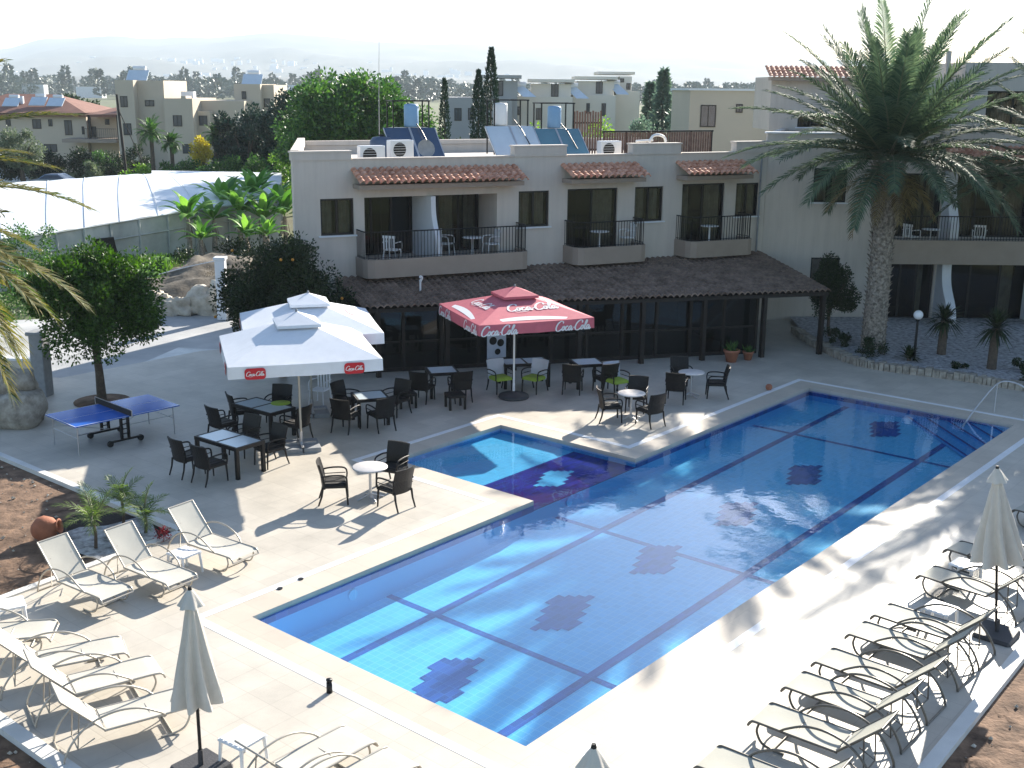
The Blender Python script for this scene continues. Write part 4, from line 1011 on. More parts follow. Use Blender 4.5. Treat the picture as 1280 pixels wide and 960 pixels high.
def heater(x, y, z, label, pan, tank, w_=1.9, hgt=1.15, tx=.2):
    r = empty('solar_heater', hloc(x, y, z), FA, label, 'solar heater', 'solar water heaters on the hotel roof')
    for k in (-1, 1):
        c0 = k*w_/4
        mb = MB(); a0, a1 = c0-w_/4+.02, c0+w_/4-.02
        mb.add([(a0, -.7, .05), (a1, -.7, .05), (a1, .25, .98), (a0, .25, .98), (a0, -.66, .0), (a1, -.66, .0), (a1, .30, .93), (a0, .30, .93)], [(0, 1, 2, 3), (7, 6, 5, 4), (0, 4, 5, 1), (1, 5, 6, 2), (2, 6, 7, 3), (3, 7, 4, 0)])
        p = mb.build('collector', pan, r)
        mb = MB()
        for q in (a0-.015, a1-.015): mb.add([(q, -.71, .045), (q+.03, -.71, .045), (q+.03, .24, .995), (q, .24, .995), (q, -.7, .02), (q+.03, -.7, .02), (q+.03, .25, .97), (q, .25, .97)], [(0, 1, 2, 3), (7, 6, 5, 4), (0, 4, 5, 1), (1, 5, 6, 2), (2, 6, 7, 3), (3, 7, 4, 0)])
        mb.build('collector_frame', M['steel'], p)
    mb = MB(); mb.lathe([(0, 1.0), (.24, 1.0), (.25, 1.05), (.25, 1.7), (.22, 1.76), (0, 1.78)], 20, (tx, .55, 0)); mb.build('tank', tank, r)
    mb = MB()
    for sx in (-.55, .75):
        for sy in (.3, .9): mb.box(sx-.02, sx+.02, sy-.02, sy+.02, 0, 1.85)
    mb.box(-.6, .8, .28, .32, 1.85, 1.89); mb.box(-.6, .8, .88, .92, 1.85, 1.89); mb.box(-.57, .77, .3, .9, .94, .98); mb.box(-.6, -.56, .3, .9, 1.851, 1.891); mb.box(.76, .8, .3, .9, 1.851, 1.891)
    mb.tube([(.3, .5, 1.2), (.35, .0, .9), (.5, -.5, .3)], .02, 5); mb.build('stand', M['blackmetal'], r)
    return r
heater(4.0, 2.6, 6.2, 'leftmost solar heater, with dark blue collectors and pale blue tank beside a dark tank', M['panel'], M['tank'])
heater(7.6, 2.2, 6.25, 'middle solar heater with white tank and pale collectors, above the raised parapet', M['panelpale'], M['plastic'], 1.9, 1, -.2)
heater(9.45, 2.2, 6.15, 'right solar heater with bright blue tank, next to the tall brown slat screen', mat('teal_collector', (.10, .22, .28), .25, .1, 2), M['tank'], 1.9, 1, .1)
r = empty('water_tank', hloc(2.95, 2.7, 6.0), FA, 'dark blue round water tank on the hotel roof beside a white air conditioner', 'water tank')
mb = MB(); mb.lathe([(0, .0), (.38, 0), (.4, .1), (.4, .75), (.3, .88), (0, .92)], 20); mb.build('drum', mat('dark_blue_tank', (.06, .09, .15), .5), r)
mb = MB(); mb.lathe([(0, .92), (.1, .92), (.1, .97), (0, .98)], 12); mb.build('lid', M['rubber'], r)
r = empty('satellite_dish', hloc(3.9, 1.1, 6.1), FA, 'small dark satellite dish on the roof between the air conditioner and the collectors', 'satellite dish')
m_ = Matrix.Rotation(R(70), 4, 'X'); mb = MB()
for i in range(5):
    pass
prof = [(0, 0), (.12, .01), (.22, .04), (.3, .085)]
v = []
n = 20
for rr_, zz in prof:
    for k in range(n): a = 2*math.pi*k/n; v.append(Matrix.Translation((0, 0, .45)) @ m_ @ Vector((rr_*math.cos(a)+(1e-4*math.cos(a)), rr_*math.sin(a), zz)))
mb.add(v, [(i*n+k, i*n+(k+1) % n, (i+1)*n+(k+1) % n, (i+1)*n+k) for i in range(3) for k in range(n)], True); mb.build('dish', M['greybase'], r)
mb = MB(); mb.tube([(0, 0, -.1), (0, .05, .45)], .02, 6); mb.build('mast', M['greybase'], r)
mb = MB(); mb.tube(arc([(-.35, 0, 0), (-.2, 0, .2), (.05, 0, .24), (.28, 0, .15), (.35, 0, 0)], 4), .05, 8); mb.tube([(-.9, 0, .03), (-.2, 0, .06)], .04, 8)
tag(mb.build('roof_pipe', M['plastic'], loc=hloc(12.6, .6, 6.72), rz=FA), 'curved white pipe lying on the raised parapet in front of the brown slat fence', 'pipe')
mb = MB(); mb.lathe([(0, .18), (.1, .17), (.17, .1), (.2, 0)], 14); tag(mb.build('roof_vent', M['plastic'], loc=hloc(-.1, .6, 6.4)), 'small white dome vent at the left end of the hotel roof', 'vent')
# slat screens
r = empty('slat_screen', hloc(11.75, 4.2, 5.95), FA, 'tall brown vertical slat screen on the roof right of the solar heaters', 'screen')
mb = MB()
for i in range(11): mb.box(-.6+i*.115, -.53+i*.115, -.012, .012, 0, 1.75+.03*math.sin(i*2))
mb.build('slats', M['slat'], r)
mb = MB(); mb.box(-.62, .65, .013, .05, .3, .36); mb.box(-.62, .65, .013, .05, 1.3, 1.36); mb.build('rail', M['darkwood'], r)
r = empty('slat_fence', hloc(12.5, 4.4, 5.95), FA, 'long low brown slat fence with black top rail across the hotel roof', 'fence')
mb = MB()
for i in range(44): mb.box(.1+i*.115, .185+i*.115, -.012, .012, 0, .95)
mb.build('slats', M['slat'], r)
mb = MB(); mb.box(.05, 5.2, -.04, .04, .96, 1.02)
for i in range(6): mb.box(.1+i*1.01, .15+i*1.01, .013, .06, 0, .96)
mb.build('rail', M['blackmetal'], r)
r = empty('radio_mast', hloc(4.2, 6.5, 6.0), 0, 'very thin mast rising from the hotel roof against the white sky', 'mast')
mb = MB(); mb.tube([(0, 0, 0), (.02, 0, 2.2), (.08, 0, 4.6)], [.018, .014, .006], 5); mb.build('pole', M['greybase'], r)

# ------------------------------------------------------------------ right-hand building
RB = (9.8, 43.3); rb = empty('apartment_wing', (RB[0], RB[1], 0), 0, 'taller pale apartment wing behind the big palm, with long balconies and curved white screens', 'building')
X1 = 22
holes = [(1.37, 2.62, 4.5, 5.76), (4.35, 6.2, 3.25, 5.6), (6.5, 9.6, 3.25, 5.6), (9.9, 13.5, 3.25, 5.6), (4.35, 6.2, .1, 2.35), (6.5, 9.9, .1, 2.35), (10.2, 13.6, .1, 2.35), (1.5, 2.6, 1.2, 2.42), (7.5, 9.5, 7.3, 8.6)]
mb = MB(); XS = 5.0; wallgrid(mb, (-.45, X1), (0, 7.0), holes, 0, .22); mb.prism([(-.45, .221), (-.2, .221), (1.9, 6.9), (1.65, 6.9)], 0, 7.0)
mb.box(X1-.2, X1, .221, 9, 0, 9.6); mb.box(XS, X1, 9, 9.2, 0, 9.6); mb.prism([(-.19, .23), (X1-.21, .23), (X1-.21, 8.9), (2.4, 8.9)], 6.7, 6.9)
wallgrid(mb, (XS, X1), (7.001, 9.0), holes, 0, .22); wallgrid(mb, (XS+1.6, X1), (9.001, 9.6), [], 0, .22); mb.box(XS, XS+.2, .222, 9, 6.91, 9.0); mb.box(XS+1.6, XS+1.8, .222, 9, 9.01, 9.6); mb.prism([(XS+.21, .23), (X1-.21, .23), (X1-.21, 8.99), (XS+.21, 8.99)], 8.7, 8.85)
mb.build('wall', M['wall2'], rb)
mb = MB(); mb.box(-.5, XS-.01, -.05, .3, 7.001, 7.06); mb.build('coping', M['whitewall'], rb)
mb = MB(); wallgrid(mb, (1.0, XS-.01), (6.91, 9.1), [(2.2, 3.35, 7.05, 7.5)], 6.6, 6.8); mb.box(1.0, 1.2, 6.801, 10, 6.91, 9.1); mb.build('upper_storey', M['wall2'], rb)
window(rb, 1.37, 2.62, 4.5, 5.76, mull=1); room(rb, 1.2, 2.8, 4.3, 5.9, .23, 2.5)
window(rb, 1.5, 2.6, 1.2, 2.42, mull=1, sill=False); room(rb, 1.4, 2.7, 1.1, 2.5, .23, 2.5)
window(rb, 2.2, 3.35, 7.05, 7.5, y=6.6, mull=1); room(rb, 2.1, 3.45, 7.0, 7.6, 6.85, 8.5)
window(rb, 7.5, 9.5, 7.3, 8.6, mull=1); room(rb, 7.4, 9.6, 7.2, 8.65, .23, 2)
for a, b, z0, z1 in holes[1:4]+holes[4:7]:
    window(rb, a, b, z0, z1, mull=2, sill=False, curt=((.05, .3), (.6, .95)) if z0 > 1 else ((.7, .85),), kind='sliding_door', depth=.14); room(rb, a-.05, b+.05, z0-.05, z1+.05, .25, 3)
mb = MB(); mb.box(4.1, X1, -1.35, -.001, 2.75, 2.95); mb.box(4.1, X1, -1.36, -1.22, 2.4, 3.28); mb.box(4.1, 4.24, -1.219, -.001, 2.4, 3.28); b = mb.build('balcony', M['beige'], rb)
railing(b, [(4.17, -.05, 0), (4.17, -1.29, 0), (14, -1.29, 0)], 3.28, 4.15)
for x in (6.24, 9.62): partition(rb, x, .0, 2.951, 5.7, .34, 1.15); partition(rb, x+.05, .0, 0.0, 2.39, .34, 1.6)
c = tilecanopy(rb, 6.1, 14.5, -.95, 0, 6.15, 6.6, M['tileroof'], pitch=.235, rows=4, amp=.09)
mb = MB(); mb.box(6.2, 14.4, -.8, -.01, 5.72, 5.98); mb.build('canopy_beam', M['beige'], c)
c = tilecanopy(rb, .75, 4.98, 5.9, 7.0, 9.1, 9.55, M['tileroof'], pitch=.21, rows=4, amp=.05, name='tiled_roof')
mb = MB(); mb.box(.85, 4.9, 6.0, 6.59, 8.95, 9.09); mb.build('eave', M['beige'], c)
mb = MB(); mb.box(6.0, 6.15, .3, .45, 9.0, 10.0); mb.build('chimney', M['wall2'], rb)
for x, l in ((9.6, 'white plastic table on the long balcony of the right wing'), ): ptable(15.4, 42.35, l, 2.95, True)
pchair(14.7, 42.4, 60, 'white plastic chair on the long balcony, left of the curved screen', 2.95, True); pchair(17.2, 42.4, 20, 'white plastic chair on the long balcony, right of the curved screen', 2.95, True)

# ------------------------------------------------------------------ planted bed with stone kerb in front of the right wing
bed = [(10.73, 37.53), (11.66, 35.31), (13.72, 34.05), (15.17, 32.86), (18.5, 30.6), (23, 33), (24, 43.2), (10.6, 43.2), (10.4, 39.5)]
sheet('gravel_bed', bed, [], .16, M['gravel'])
mb = MB()
pp = [(10.3, 41), (10.35, 39.3), (10.68, 37.5), (11.0, 36.2), (11.66, 35.31), (13.72, 34.05), (15.17, 32.86), (18.5, 30.6)]
kb = empty('stone_kerb', (0, 0, 0), 0, 'low rough stone kerb edging the white gravel bed below the big palm', 'stone kerb')
random.seed(3); P_ = arc([(x, y, 0) for x, y in pp], 12)
for a, b in zip(P_, P_[1:]):
    d = (b-a).normalized(); n_ = Vector((-d.y, d.x, 0)); hgt = .22+random.uniform(-.03, .05); wv = .15+random.uniform(-.02, .03)
    q = [a+d*.01-n_*wv, b-d*.01-n_*wv, b-d*.01+n_*wv, a+d*.01+n_*wv]; mb.prism([(t.x, t.y) for t in q], -.02, hgt)
mb.build('stones', M['stone'], kb)

# ------------------------------------------------------------------ plants
def crown_mb(c, rad, n, sz, seed, clumps=26, wd=.5, spread=.30, low=-.55, shell=.55):
    """leaves gathered in clumps spread through an ellipsoid, with gaps between the clumps"""
    rnd = random.Random(seed); random.seed(seed); mb = MB(); cl = []
    for i in range(clumps):
        while True:
            d = Vector((rnd.uniform(-1, 1), rnd.uniform(-1, 1), rnd.uniform(low, 1)))
            if .05 < d.length < 1: break
        d = d.normalized()*rnd.uniform(shell, .86) if rnd.random() < .85 else d*.6
        cl.append((Vector((c[0]+d.x*rad[0], c[1]+d.y*rad[1], c[2]+d.z*rad[2])), rnd.uniform(.6, 1.25)))
    rm = (rad[0]+rad[1]+rad[2])/3
    for i in range(n):
        p0, k = cl[rnd.randrange(clumps)]; s_ = spread*rm*k
        g = Vector((rnd.gauss(0, 1), rnd.gauss(0, 1), rnd.gauss(0, .8)))
        g = g.normalized()*s_*rnd.random()**.45; p = p0+g
        d = (g.normalized()*.8+Vector((rnd.gauss(0, .6), rnd.gauss(0, .6), rnd.gauss(.1, .6))))
        mb.leaf(p, d, sz*rnd.uniform(.6, 1.3), sz*wd)
    return mb
def limbs_mb(c, rad, r0, base=(0, 0, 0), n=6, seed=1, fork=.45):
    rnd = random.Random(seed); mb = MB(); b = Vector(base); fk = Vector((b.x+rnd.uniform(-.1, .1), b.y, b.z+(c[2]-rad[2]*.75-b.z)*1.0+.15))
    if fk.z < b.z+.3: fk.z = b.z+.3
    mb.tube([b, b.lerp(fk, .5)+Vector((rnd.uniform(-.05, .05), 0, 0)), fk], [r0*1.25, r0, r0*.85], 9)
    for i in range(n):
        a = 6.283*i/n+rnd.uniform(-.4, .4); e = Vector((c[0]+math.cos(a)*rad[0]*.6, c[1]+math.sin(a)*rad[1]*.6, c[2]+rnd.uniform(-.1, .5)*rad[2]))
        m_ = fk.lerp(e, .5)+Vector((0, 0, rad[2]*.12)); mb.tube(arc([fk, m_, e], 4), [r0*.55*(1-.85*k/8) for k in range(9)], 6)
    return mb
def tree(name, x, y, z0, h, wid, leaf, label, n=4000, sz=.3, seed=1, clumps=26, group=None, trunk=.18, bottom=.25, spread=.32, cat='tree', dep=None):
    """h total height, bottom = share of height left clear under the crown"""
    r = empty(name, (x, y, z0), 0, label, cat, group); cz = h*(1+bottom)/2; rz = h*(1-bottom)/2
    crown_mb((0, 0, cz), (wid/2, (dep or wid)/2, rz), n, sz, seed, clumps, spread=spread).build('crown', M[leaf], r)
    limbs_mb((0, 0, cz), (wid/2, wid/2, rz), trunk, seed=seed).build('trunk', M['bark'], r); return r
def conifer(name, x, y, z0, h, wid, leaf, label, n=2500, sz=.2, seed=1, group=None, slim=False, cat='tree'):
    r = empty(name, (x, y, z0), 0, label, cat, group); rnd = random.Random(seed); random.seed(seed); mb = MB()
    for i in range(n):
        t = rnd.random()**(.9 if slim else .8); a = rnd.random()*6.283
        if slim: q = wid/2*min(1, (1-t)*3.2+.02)**.7*min(1, .55+t*3)
        else: q = wid/2*(1-t)**.8*(.75+.35*math.sin(t*38+2*math.sin(a*2+seed)))
        q *= rnd.uniform(.55, 1.05)*(1+.12*math.sin(a*3+t*9+seed)); z = h*(.03+.97*t)
        d = Vector((math.cos(a), math.sin(a), 1.6 if slim else rnd.uniform(-.3, .6))); mb.leaf(Vector((q*math.cos(a), q*math.sin(a), z)), d+Vector((rnd.gauss(0, .3), rnd.gauss(0, .3), rnd.gauss(0, .3))), sz*rnd.uniform(.7, 1.4), sz*.45)
    mb.build('crown', M[leaf], r); mb = MB(); mb.tube([(0, 0, 0), (0, 0, h*.9)], [wid*.09+.05, .02], 7); mb.build('trunk', M['bark'], r); return r
def frond(mb, base, a, e0, L, droop, nl=46, ll=.5, lw=.034, twist=0., stem=None):
    """one pinnate frond: rachis starts at elevation e0 and bends down by droop"""
    P = []; p = Vector(base); seg = 14
    for i in range(seg+1):
        P.append(p.copy()); t = i/seg; e = e0-droop*t**1.4
        p = p+Vector((math.cos(a)*math.cos(e), math.sin(a)*math.cos(e), math.sin(e)))*(L/seg)
    (stem or mb).tube(P, [.035*(1-.9*i/seg)*max(.5, L/4) for i in range(seg+1)], 4, caps=False)
    side = Vector((-math.sin(a), math.cos(a), 0))
    for i in range(nl):
        t = .10+.90*i/(nl-1); q = t*seg; k = min(seg-1, int(q)); c = P[k].lerp(P[k+1], q-k); d = (P[k+1]-P[k]).normalized(); up_ = side.cross(d)*-1
        if up_.z < 0: up_ = -up_
        l = ll*(.35+.65*math.sin(math.pi*min(1, t*.85+.12)))*random.uniform(.85, 1.12)
        for s in (-1, 1):
            dd = (d*(.55+.5*t)+side*s*(1-.35*t)+up_*random.uniform(.05, .4)).normalized()
            tip = c+dd*l+Vector((0, 0, -.18*l)); mid = c+dd*l*.5; w_ = d*lw*.5
            mb.add([c-w_*.6, mid-w_, tip, mid+w_, c+w_*.6], [(0, 1, 2, 3, 4)])
def palm(name, x, y, z0, th, tr, nf, L, leaf, label, cat='palm tree', group=None, seed=1, ll=.5, lw=.034, nl=46, emin=-35, emax=84, trunkmat='palmbark', droop=(.5, 1.25), boots=True, skirt=0, lean=(0, 0)):
    random.seed(seed); r = empty(name, (x, y, z0), 0, label, cat, group); top = Vector((lean[0], lean[1], th))
    mb = MB(); mb.tube([(0, 0, 0), (top*.5+Vector((.02, 0, 0))), top], [tr*1.12, tr*.96, tr*.9], 14)
    if boots:
        n = int(th*44); ga = 2.39996
        for i in range(n):
            t = i/n; z = th*(.02+.98*t); a = i*ga; q = tr*(1.0 if t < .62 else 1+.40*(t-.62)/.38); c = top*t; c = Vector((c.x, c.y, z)); o = Vector((math.cos(a), math.sin(a), 0)); s = Vector((-math.sin(a), math.cos(a), 0)); w_ = tr*.26; hh = tr*(.40 if t < .62 else .9)
            b0 = c+o*q*.86; mb.add([b0-s*w_-Vector((0, 0, hh*.5)), b0+s*w_-Vector((0, 0, hh*.5)), b0+s*w_*.6+Vector((0, 0, hh*.4))+o*q*.18, b0-s*w_*.6+Vector((0, 0, hh*.4))+o*q*.18, c+o*q*1.30+Vector((0, 0, hh*.75))], [(0, 1, 2, 3), (3, 2, 4), (0, 3, 4), (1, 4, 2)])
    mb.build('trunk', M[trunkmat], r)
    mb = MB(); sm = MB()
    for i in range(nf):
        t = (i+.5)/nf; e = R(emax-(emax-emin)*t**.8)+random.uniform(-.1, .1); a = i*2.39996+random.uniform(-.2, .2)
        frond(mb, top+Vector((math.cos(a)*tr*.5, math.sin(a)*tr*.5, random.uniform(-.1, .25))), a, e, L*random.uniform(.82, 1.08), droop[0]+(droop[1]-droop[0])*t*random.uniform(.7, 1.2), nl, ll, lw, stem=sm)
    mb.build('crown', M[leaf], r)
    sm.build('frond_stems', M['brightstem'], r)
    if skirt:
        mb = MB()
        for i in range(skirt):
            a = random.random()*6.283; frond(mb, top+Vector((math.cos(a)*tr, math.sin(a)*tr, -.3)), a, R(random.uniform(-60, -20)), L*random.uniform(.3, .5), .5, 26, ll*.6, lw)
        mb.build('dry_fronds', M['dryfrond'], r)
    return r
M['brightstem'] = mat('frond_stem', (.14, .15, .08), .5, .2, 3)
# the two palms by the right wing
palm('date_palm', 12.17, 37.84, .15, 6.25, .36, 76, 4.9, 'palmleaf', 'big date palm with a thick scaly trunk standing in the white gravel bed', seed=5, ll=.78, lw=.060, nl=84, emin=-4, emax=87, droop=(.25, 1.0), skirt=14)
palm('date_palm', 18.3, 37.2, .15, 5.9, .36, 44, 4.6, 'palmleaf', 'date palm at the right edge of which only arching green fronds show', seed=9, ll=.75, lw=.06, nl=76, emin=-2, emax=80, droop=(.4, 1.05))
palm('date_palm', -10.3, 16.6, -.07, 6.5, .3, 84, 3.9, 'palmleafyellow', 'date palm whose yellow brown sunlit fronds reach in from the left edge', seed=11, ll=.62, lw=.052, nl=80, emin=-40, emax=70, droop=(.6, 1.4))
# conifer-like shrub beside the big palm
tree('round_shrub', 11.2, 39.6, .1, 3.1, 1.65, 'darkleaf', 'tall dark rounded shrub standing left of the big palm trunk', 14000, .09, 31, 34, trunk=.06, bottom=.12, spread=.34, cat='shrub')
def spiky(name, x, y, z0, th, n, L, leaf, label, cat, group=None, seed=1, tr=.05, wd=.05, up_=.3):
    random.seed(seed); r = empty(name, (x, y, z0), 0, label, cat, group)
    mb = MB()
    for i in range(n):
        a = i*2.4+random.uniform(-.3, .3); e = random.uniform(-.35+up_, 1.4); d = Vector((math.cos(a)*math.cos(e), math.sin(a)*math.cos(e), math.sin(e))); s = Vector((-math.sin(a), math.cos(a), 0)); l = L*random.uniform(.75, 1.1)
        b = Vector((0, 0, th)); m1 = b+d*l*.5+Vector((0, 0, .03)); t = b+d*l-Vector((0, 0, l*.18)); mb.add([b-s*wd*.3, m1-s*wd*.5, t, m1+s*wd*.5, b+s*wd*.3], [(0, 1, 2, 3, 4)])
    mb.build('leaves', M[leaf], r)
    mb = MB(); mb.tube([(0, 0, 0), (0, 0, th)], [tr*1.15, tr], 9); mb.build('stem', M['bark'], r); return r
spiky('yucca', 14.15, 36.9, .15, 1.15, 150, .8, 'darkleaf', 'dark spiky yucca on a thick stem, in front of the curved white screen', 'plant', 'yuccas in the gravel bed', 3, .13, .06, -.5)
spiky('yucca', 15.0, 34.9, .15, 1.3, 150, .85, 'darkleaf', 'dark spiky yucca on a thick stem nearest the right edge of the gravel bed', 'plant', 'yuccas in the gravel bed', 4, .13, .06, -.5)
spiky('agave', 12.75, 35.9, .15, .08, 60, .6, 'darkleaf', 'low dark spiky agave at the foot of the globe lamp', 'plant', None, 5, .06, .07)
for i, (x, y, w_, l) in enumerate(((14.0, 34.9, .5, 'small dark ground plant in the gravel between kerb and yuccas'), (15.9, 34.6, .8, 'dark low plant behind the right yucca stem'), (15.6, 33.4, 1.2, 'wide dark low bush on the kerb at the right edge'), (11.7, 36.6, 1.3, 'dark low bush around the foot of the big palm'), (11.1, 38.3, 1.2, 'low dark bush left of the big palm, by the veranda post'))):
    r = empty('low_shrub', (x, y, .14), 0, l, 'shrub', 'low shrubs in the gravel bed'); crown_mb((0, 0, w_*.2), (w_/2, w_/2, w_*.3), int(1400*w_), .07, 40+i, 10).build('foliage', M['darkleaf'], r)
# globe lamp
r = empty('garden_lamp', (12.93, 35.95, .15), 0, 'garden lamp with a white glass globe on a dark post in the gravel bed', 'lamp')
mb = MB(); mb.tube([(0, 0, 0), (0, 0, 1.33)], [.045, .035], 10); mb.build('post', M['blackmetal'], r)
mb = MB(); mb.lathe([(.05, 1.3), (.07, 1.33), (.07, 1.36), (0, 1.37)], 14); mb.build('collar', M['blackmetal'], r)
mb = MB(); mb.lathe([(max(.001, .15*math.sin(math.pi*i/12)), 1.50-.15*math.cos(math.pi*i/12)) for i in range(13)], 20); mb.build('globe', M['plastic'], r)

# citrus tree and dark tree
def citrus(x, y, z0, h, wid, leaf, label, n, sz, seed, fruit=0, bottom=.25, name='citrus_tree', clumps=46):
    r = tree(name, x, y, z0, h, wid, leaf, label, n, sz, seed, clumps, trunk=.11, bottom=bottom, spread=.30)
    if fruit:
        rnd = random.Random(seed); cz = h*(1+bottom)/2; rz = h*(1-bottom)/2
        for i in range(fruit):
            a = rnd.uniform(3.3, 6.1); e = rnd.uniform(-.3, .9); p = (math.cos(a)*math.cos(e)*wid*.49, math.sin(a)*math.cos(e)*wid*.49, cz+math.sin(e)*rz*.97)
            mb = MB(); mb.lathe([(max(.001, .045*math.sin(math.pi*k/6)), -.045*math.cos(math.pi*k/6)) for k in range(7)], 8, p); mb.build('fruit', M['fruit'], r)
    return r
citrus(-11.35, 30.6, -.02, 4.45, 3.9, 'orange_leaf', 'round bright green citrus tree with a forked trunk behind the table tennis table', 36000, .115, 21, bottom=.26)
citrus(-6.95, 33.6, -.02, 4.35, 4.2, 'darkleaf', 'very dark dense citrus tree with a few orange fruits at the hotel corner', 34000, .11, 22, 9, bottom=.1)
mb = MB(); mb.lathe([(0, .0), (.75, .0), (.75, .03), (0, .06)], 20); tag(mb.build('tree_pit', M['soil'], loc=(-11.35, 30.6, 0)), kind='structure')
# garden bed plants
for i, (x, y, h_, L, l) in enumerate(((-7.9, 20.35, .55, .75, 'small bright palm with arching yellow green leaves nearest the clay jar'), (-7.75, 21.5, .6, .55, 'small feathery palm farthest back in the soil bed, by the kerb'), (-7.2, 21.15, .35, .6, 'small bright palm in the soil bed, right of the white gravel'))):
    palm('young_palm', x, y, -.07, h_, .03, 11, L, 'yuccaleaf', l, 'plant', 'young palms in the soil bed', 60+i, .26, .02, 18, 5, 80, 'bark', (.5, 1.2), False)
sheet('gravel_patch', [(-8.92, 20.9), (-8.3, 20.2), (-7.57, 19.75), (-7.05, 20.2), (-6.8, 20.75), (-7.2, 21.6), (-7.6, 22.0), (-8.1, 21.5), (-8.6, 21.4)], [], -.05, M['gravel'])
sheet('dark_soil_strip', [(-7.05, 20.15), (-6.6, 20.9), (-6.6, 21.1), (-7.5, 22.0), (-8.8, 22.4), (-9.3, 21.2), (-8.9, 20.6), (-8.2, 19.6), (-7.4, 19.5)], [], -.06, mat('dark_soil', (.03, .022, .018), .95, .4, 4, .9, 20))  # darker soil round the gravel patch
r = empty('clay_jar', (-9.0, 20.75, -.07), 0, 'round reddish clay jar lying on its side at the edge of the soil bed', 'jar')
m_ = Matrix.Translation((0, 0, .24)) @ Matrix.Rotation(R(78), 4, 'Y') @ Matrix.Translation((0, 0, -.25)); mb = MB(); pr = [(.01, 0), (.14, .02), (.24, .14), (.26, .26), (.2, .40), (.11, .47), (.10, .50), (.15, .54), (.13, .55), (.08, .50), (.08, .44)]
n = 20; v = [m_ @ Vector((q*math.cos(6.2832*k/n), q*math.sin(6.2832*k/n), z)) for q, z in pr for k in range(n)]
mb.add(v, [(i*n+k, i*n+(k+1) % n, (i+1)*n+(k+1) % n, (i+1)*n+k) for i in range(len(pr)-1) for k in range(n)], True); mb.build('body', M['terracotta'], r)
r = empty('flowering_plant', (-6.75, 20.75, -.07), 0, 'low plant with small red flowers by the head of the third raised lounger', 'plant'); crown_mb((0, 0, .15), (.22, .22, .16), 260, .05, 71, 3, spread=.7).build('flowers', M['redleaf'], r)
r = empty('flowering_plant', (-7.1, 20.1, -.07), 0, 'low plant with small red flowers at the near edge of the soil bed', 'plant'); crown_mb((0, 0, .1), (.16, .16, .1), 160, .045, 72, 6).build('flowers', M['redleaf'], r)
# soil lumps: one uneven skin over the beds
def lumpy(name, poly, z, amp, m, step=.14, sc_=2.2):
    xs = [p[0] for p in poly]; ys = [p[1] for p in poly]; mb = MB(); v = []; idx = {}
    nx = int((max(xs)-min(xs))/step); ny = int((max(ys)-min(ys))/step)
    def inside(x, y):
        c = False; n = len(poly)
        for i in range(n):
            (x1, y1), (x2, y2) = poly[i], poly[(i+1) % n]
            if (y1 > y) != (y2 > y) and x < (x2-x1)*(y-y1)/(y2-y1)+x1: c = not c
        return c
    for j in range(ny+1):
        for i in range(nx+1):
            x, y = min(xs)+i*step, min(ys)+j*step
            if inside(x, y):
                h_ = noise.noise(Vector((x*sc_, y*sc_, 0)))+.6*noise.noise(Vector((x*sc_*2.7, y*sc_*2.7, 5))); idx[(i, j)] = len(v); v.append((x, y, z+amp*(h_+.35*noise.noise(Vector((x*9, y*9, 2))))))
    f = [(idx[i, j], idx[i+1, j], idx[i+1, j+1], idx[i, j+1]) for (i, j) in idx if (i+1, j) in idx and (i+1, j+1) in idx and (i, j+1) in idx]
    mb.add(v, f, True); return mb.build(name, m, kind='structure')
lumpy('soil_clods', [(-9.2, 22.9), (-15.5, 28.2), (-19, 24), (-12, 16), (-10.2, 16.4), (-8.9, 18.6), (-9.6, 20.6)], -.085, .06, M['soil'], .11)
lumpy('soil_clods', [(8.5, 16.6), (6.0, 13.5), (3.2, 9.8), (8, 8), (18, 22), (17, 26)], -.095, .09, M['soil'], .11)
lumpy('soil_clods', [(-9.6, 16.0), (-5.8, 12.9), (-3.5, 11), (-8, 8), (-12, 12)], -.085, .06, M['soil'], .11)
random.seed(31); mb = MB()
for i in range(1500):
    bx = random.choice([(-14, -7, 16.5, 26), (5.5, 13, 11, 24), (-10, -4, 10, 15.5)]); x, y = random.uniform(bx[0], bx[1]), random.uniform(bx[2], bx[3])
    ok = (x < 0 and y > 16.4 and (y-21.1) < -.839*(x+6.45)-.25 and (y-21.1) > 1.407*(x+6.45)+.25) or (x > 0 and (y-16.51) < 1.24*(x-8.13)-.35) or (x < 0 and y < 16 and (y-13.0) < -.83*(x+5.55)-.35)
    if not ok or (-9.2 < x and 19.4 < y < 22.3): continue
    s_ = random.uniform(.015, .07)*random.uniform(.5, 1); p = Vector((x, y, -.06+s_*.3)); q = [p+Vector((random.uniform(.6, 1)*s_*a, random.uniform(.6, 1)*s_*b, random.uniform(.5, .8)*s_*c)) for a, b, c in ((1, 0, 0), (0, 1, 0), (-1, 0, 0), (0, -1, 0), (0, 0, 1), (0, 0, -1))]
    mb.add(q, [(0, 1, 4), (1, 2, 4), (2, 3, 4), (3, 0, 4), (1, 0, 5), (2, 1, 5), (3, 2, 5), (0, 3, 5)])
tag(mb.build('soil_stones', M['palestone']), kind='stuff')
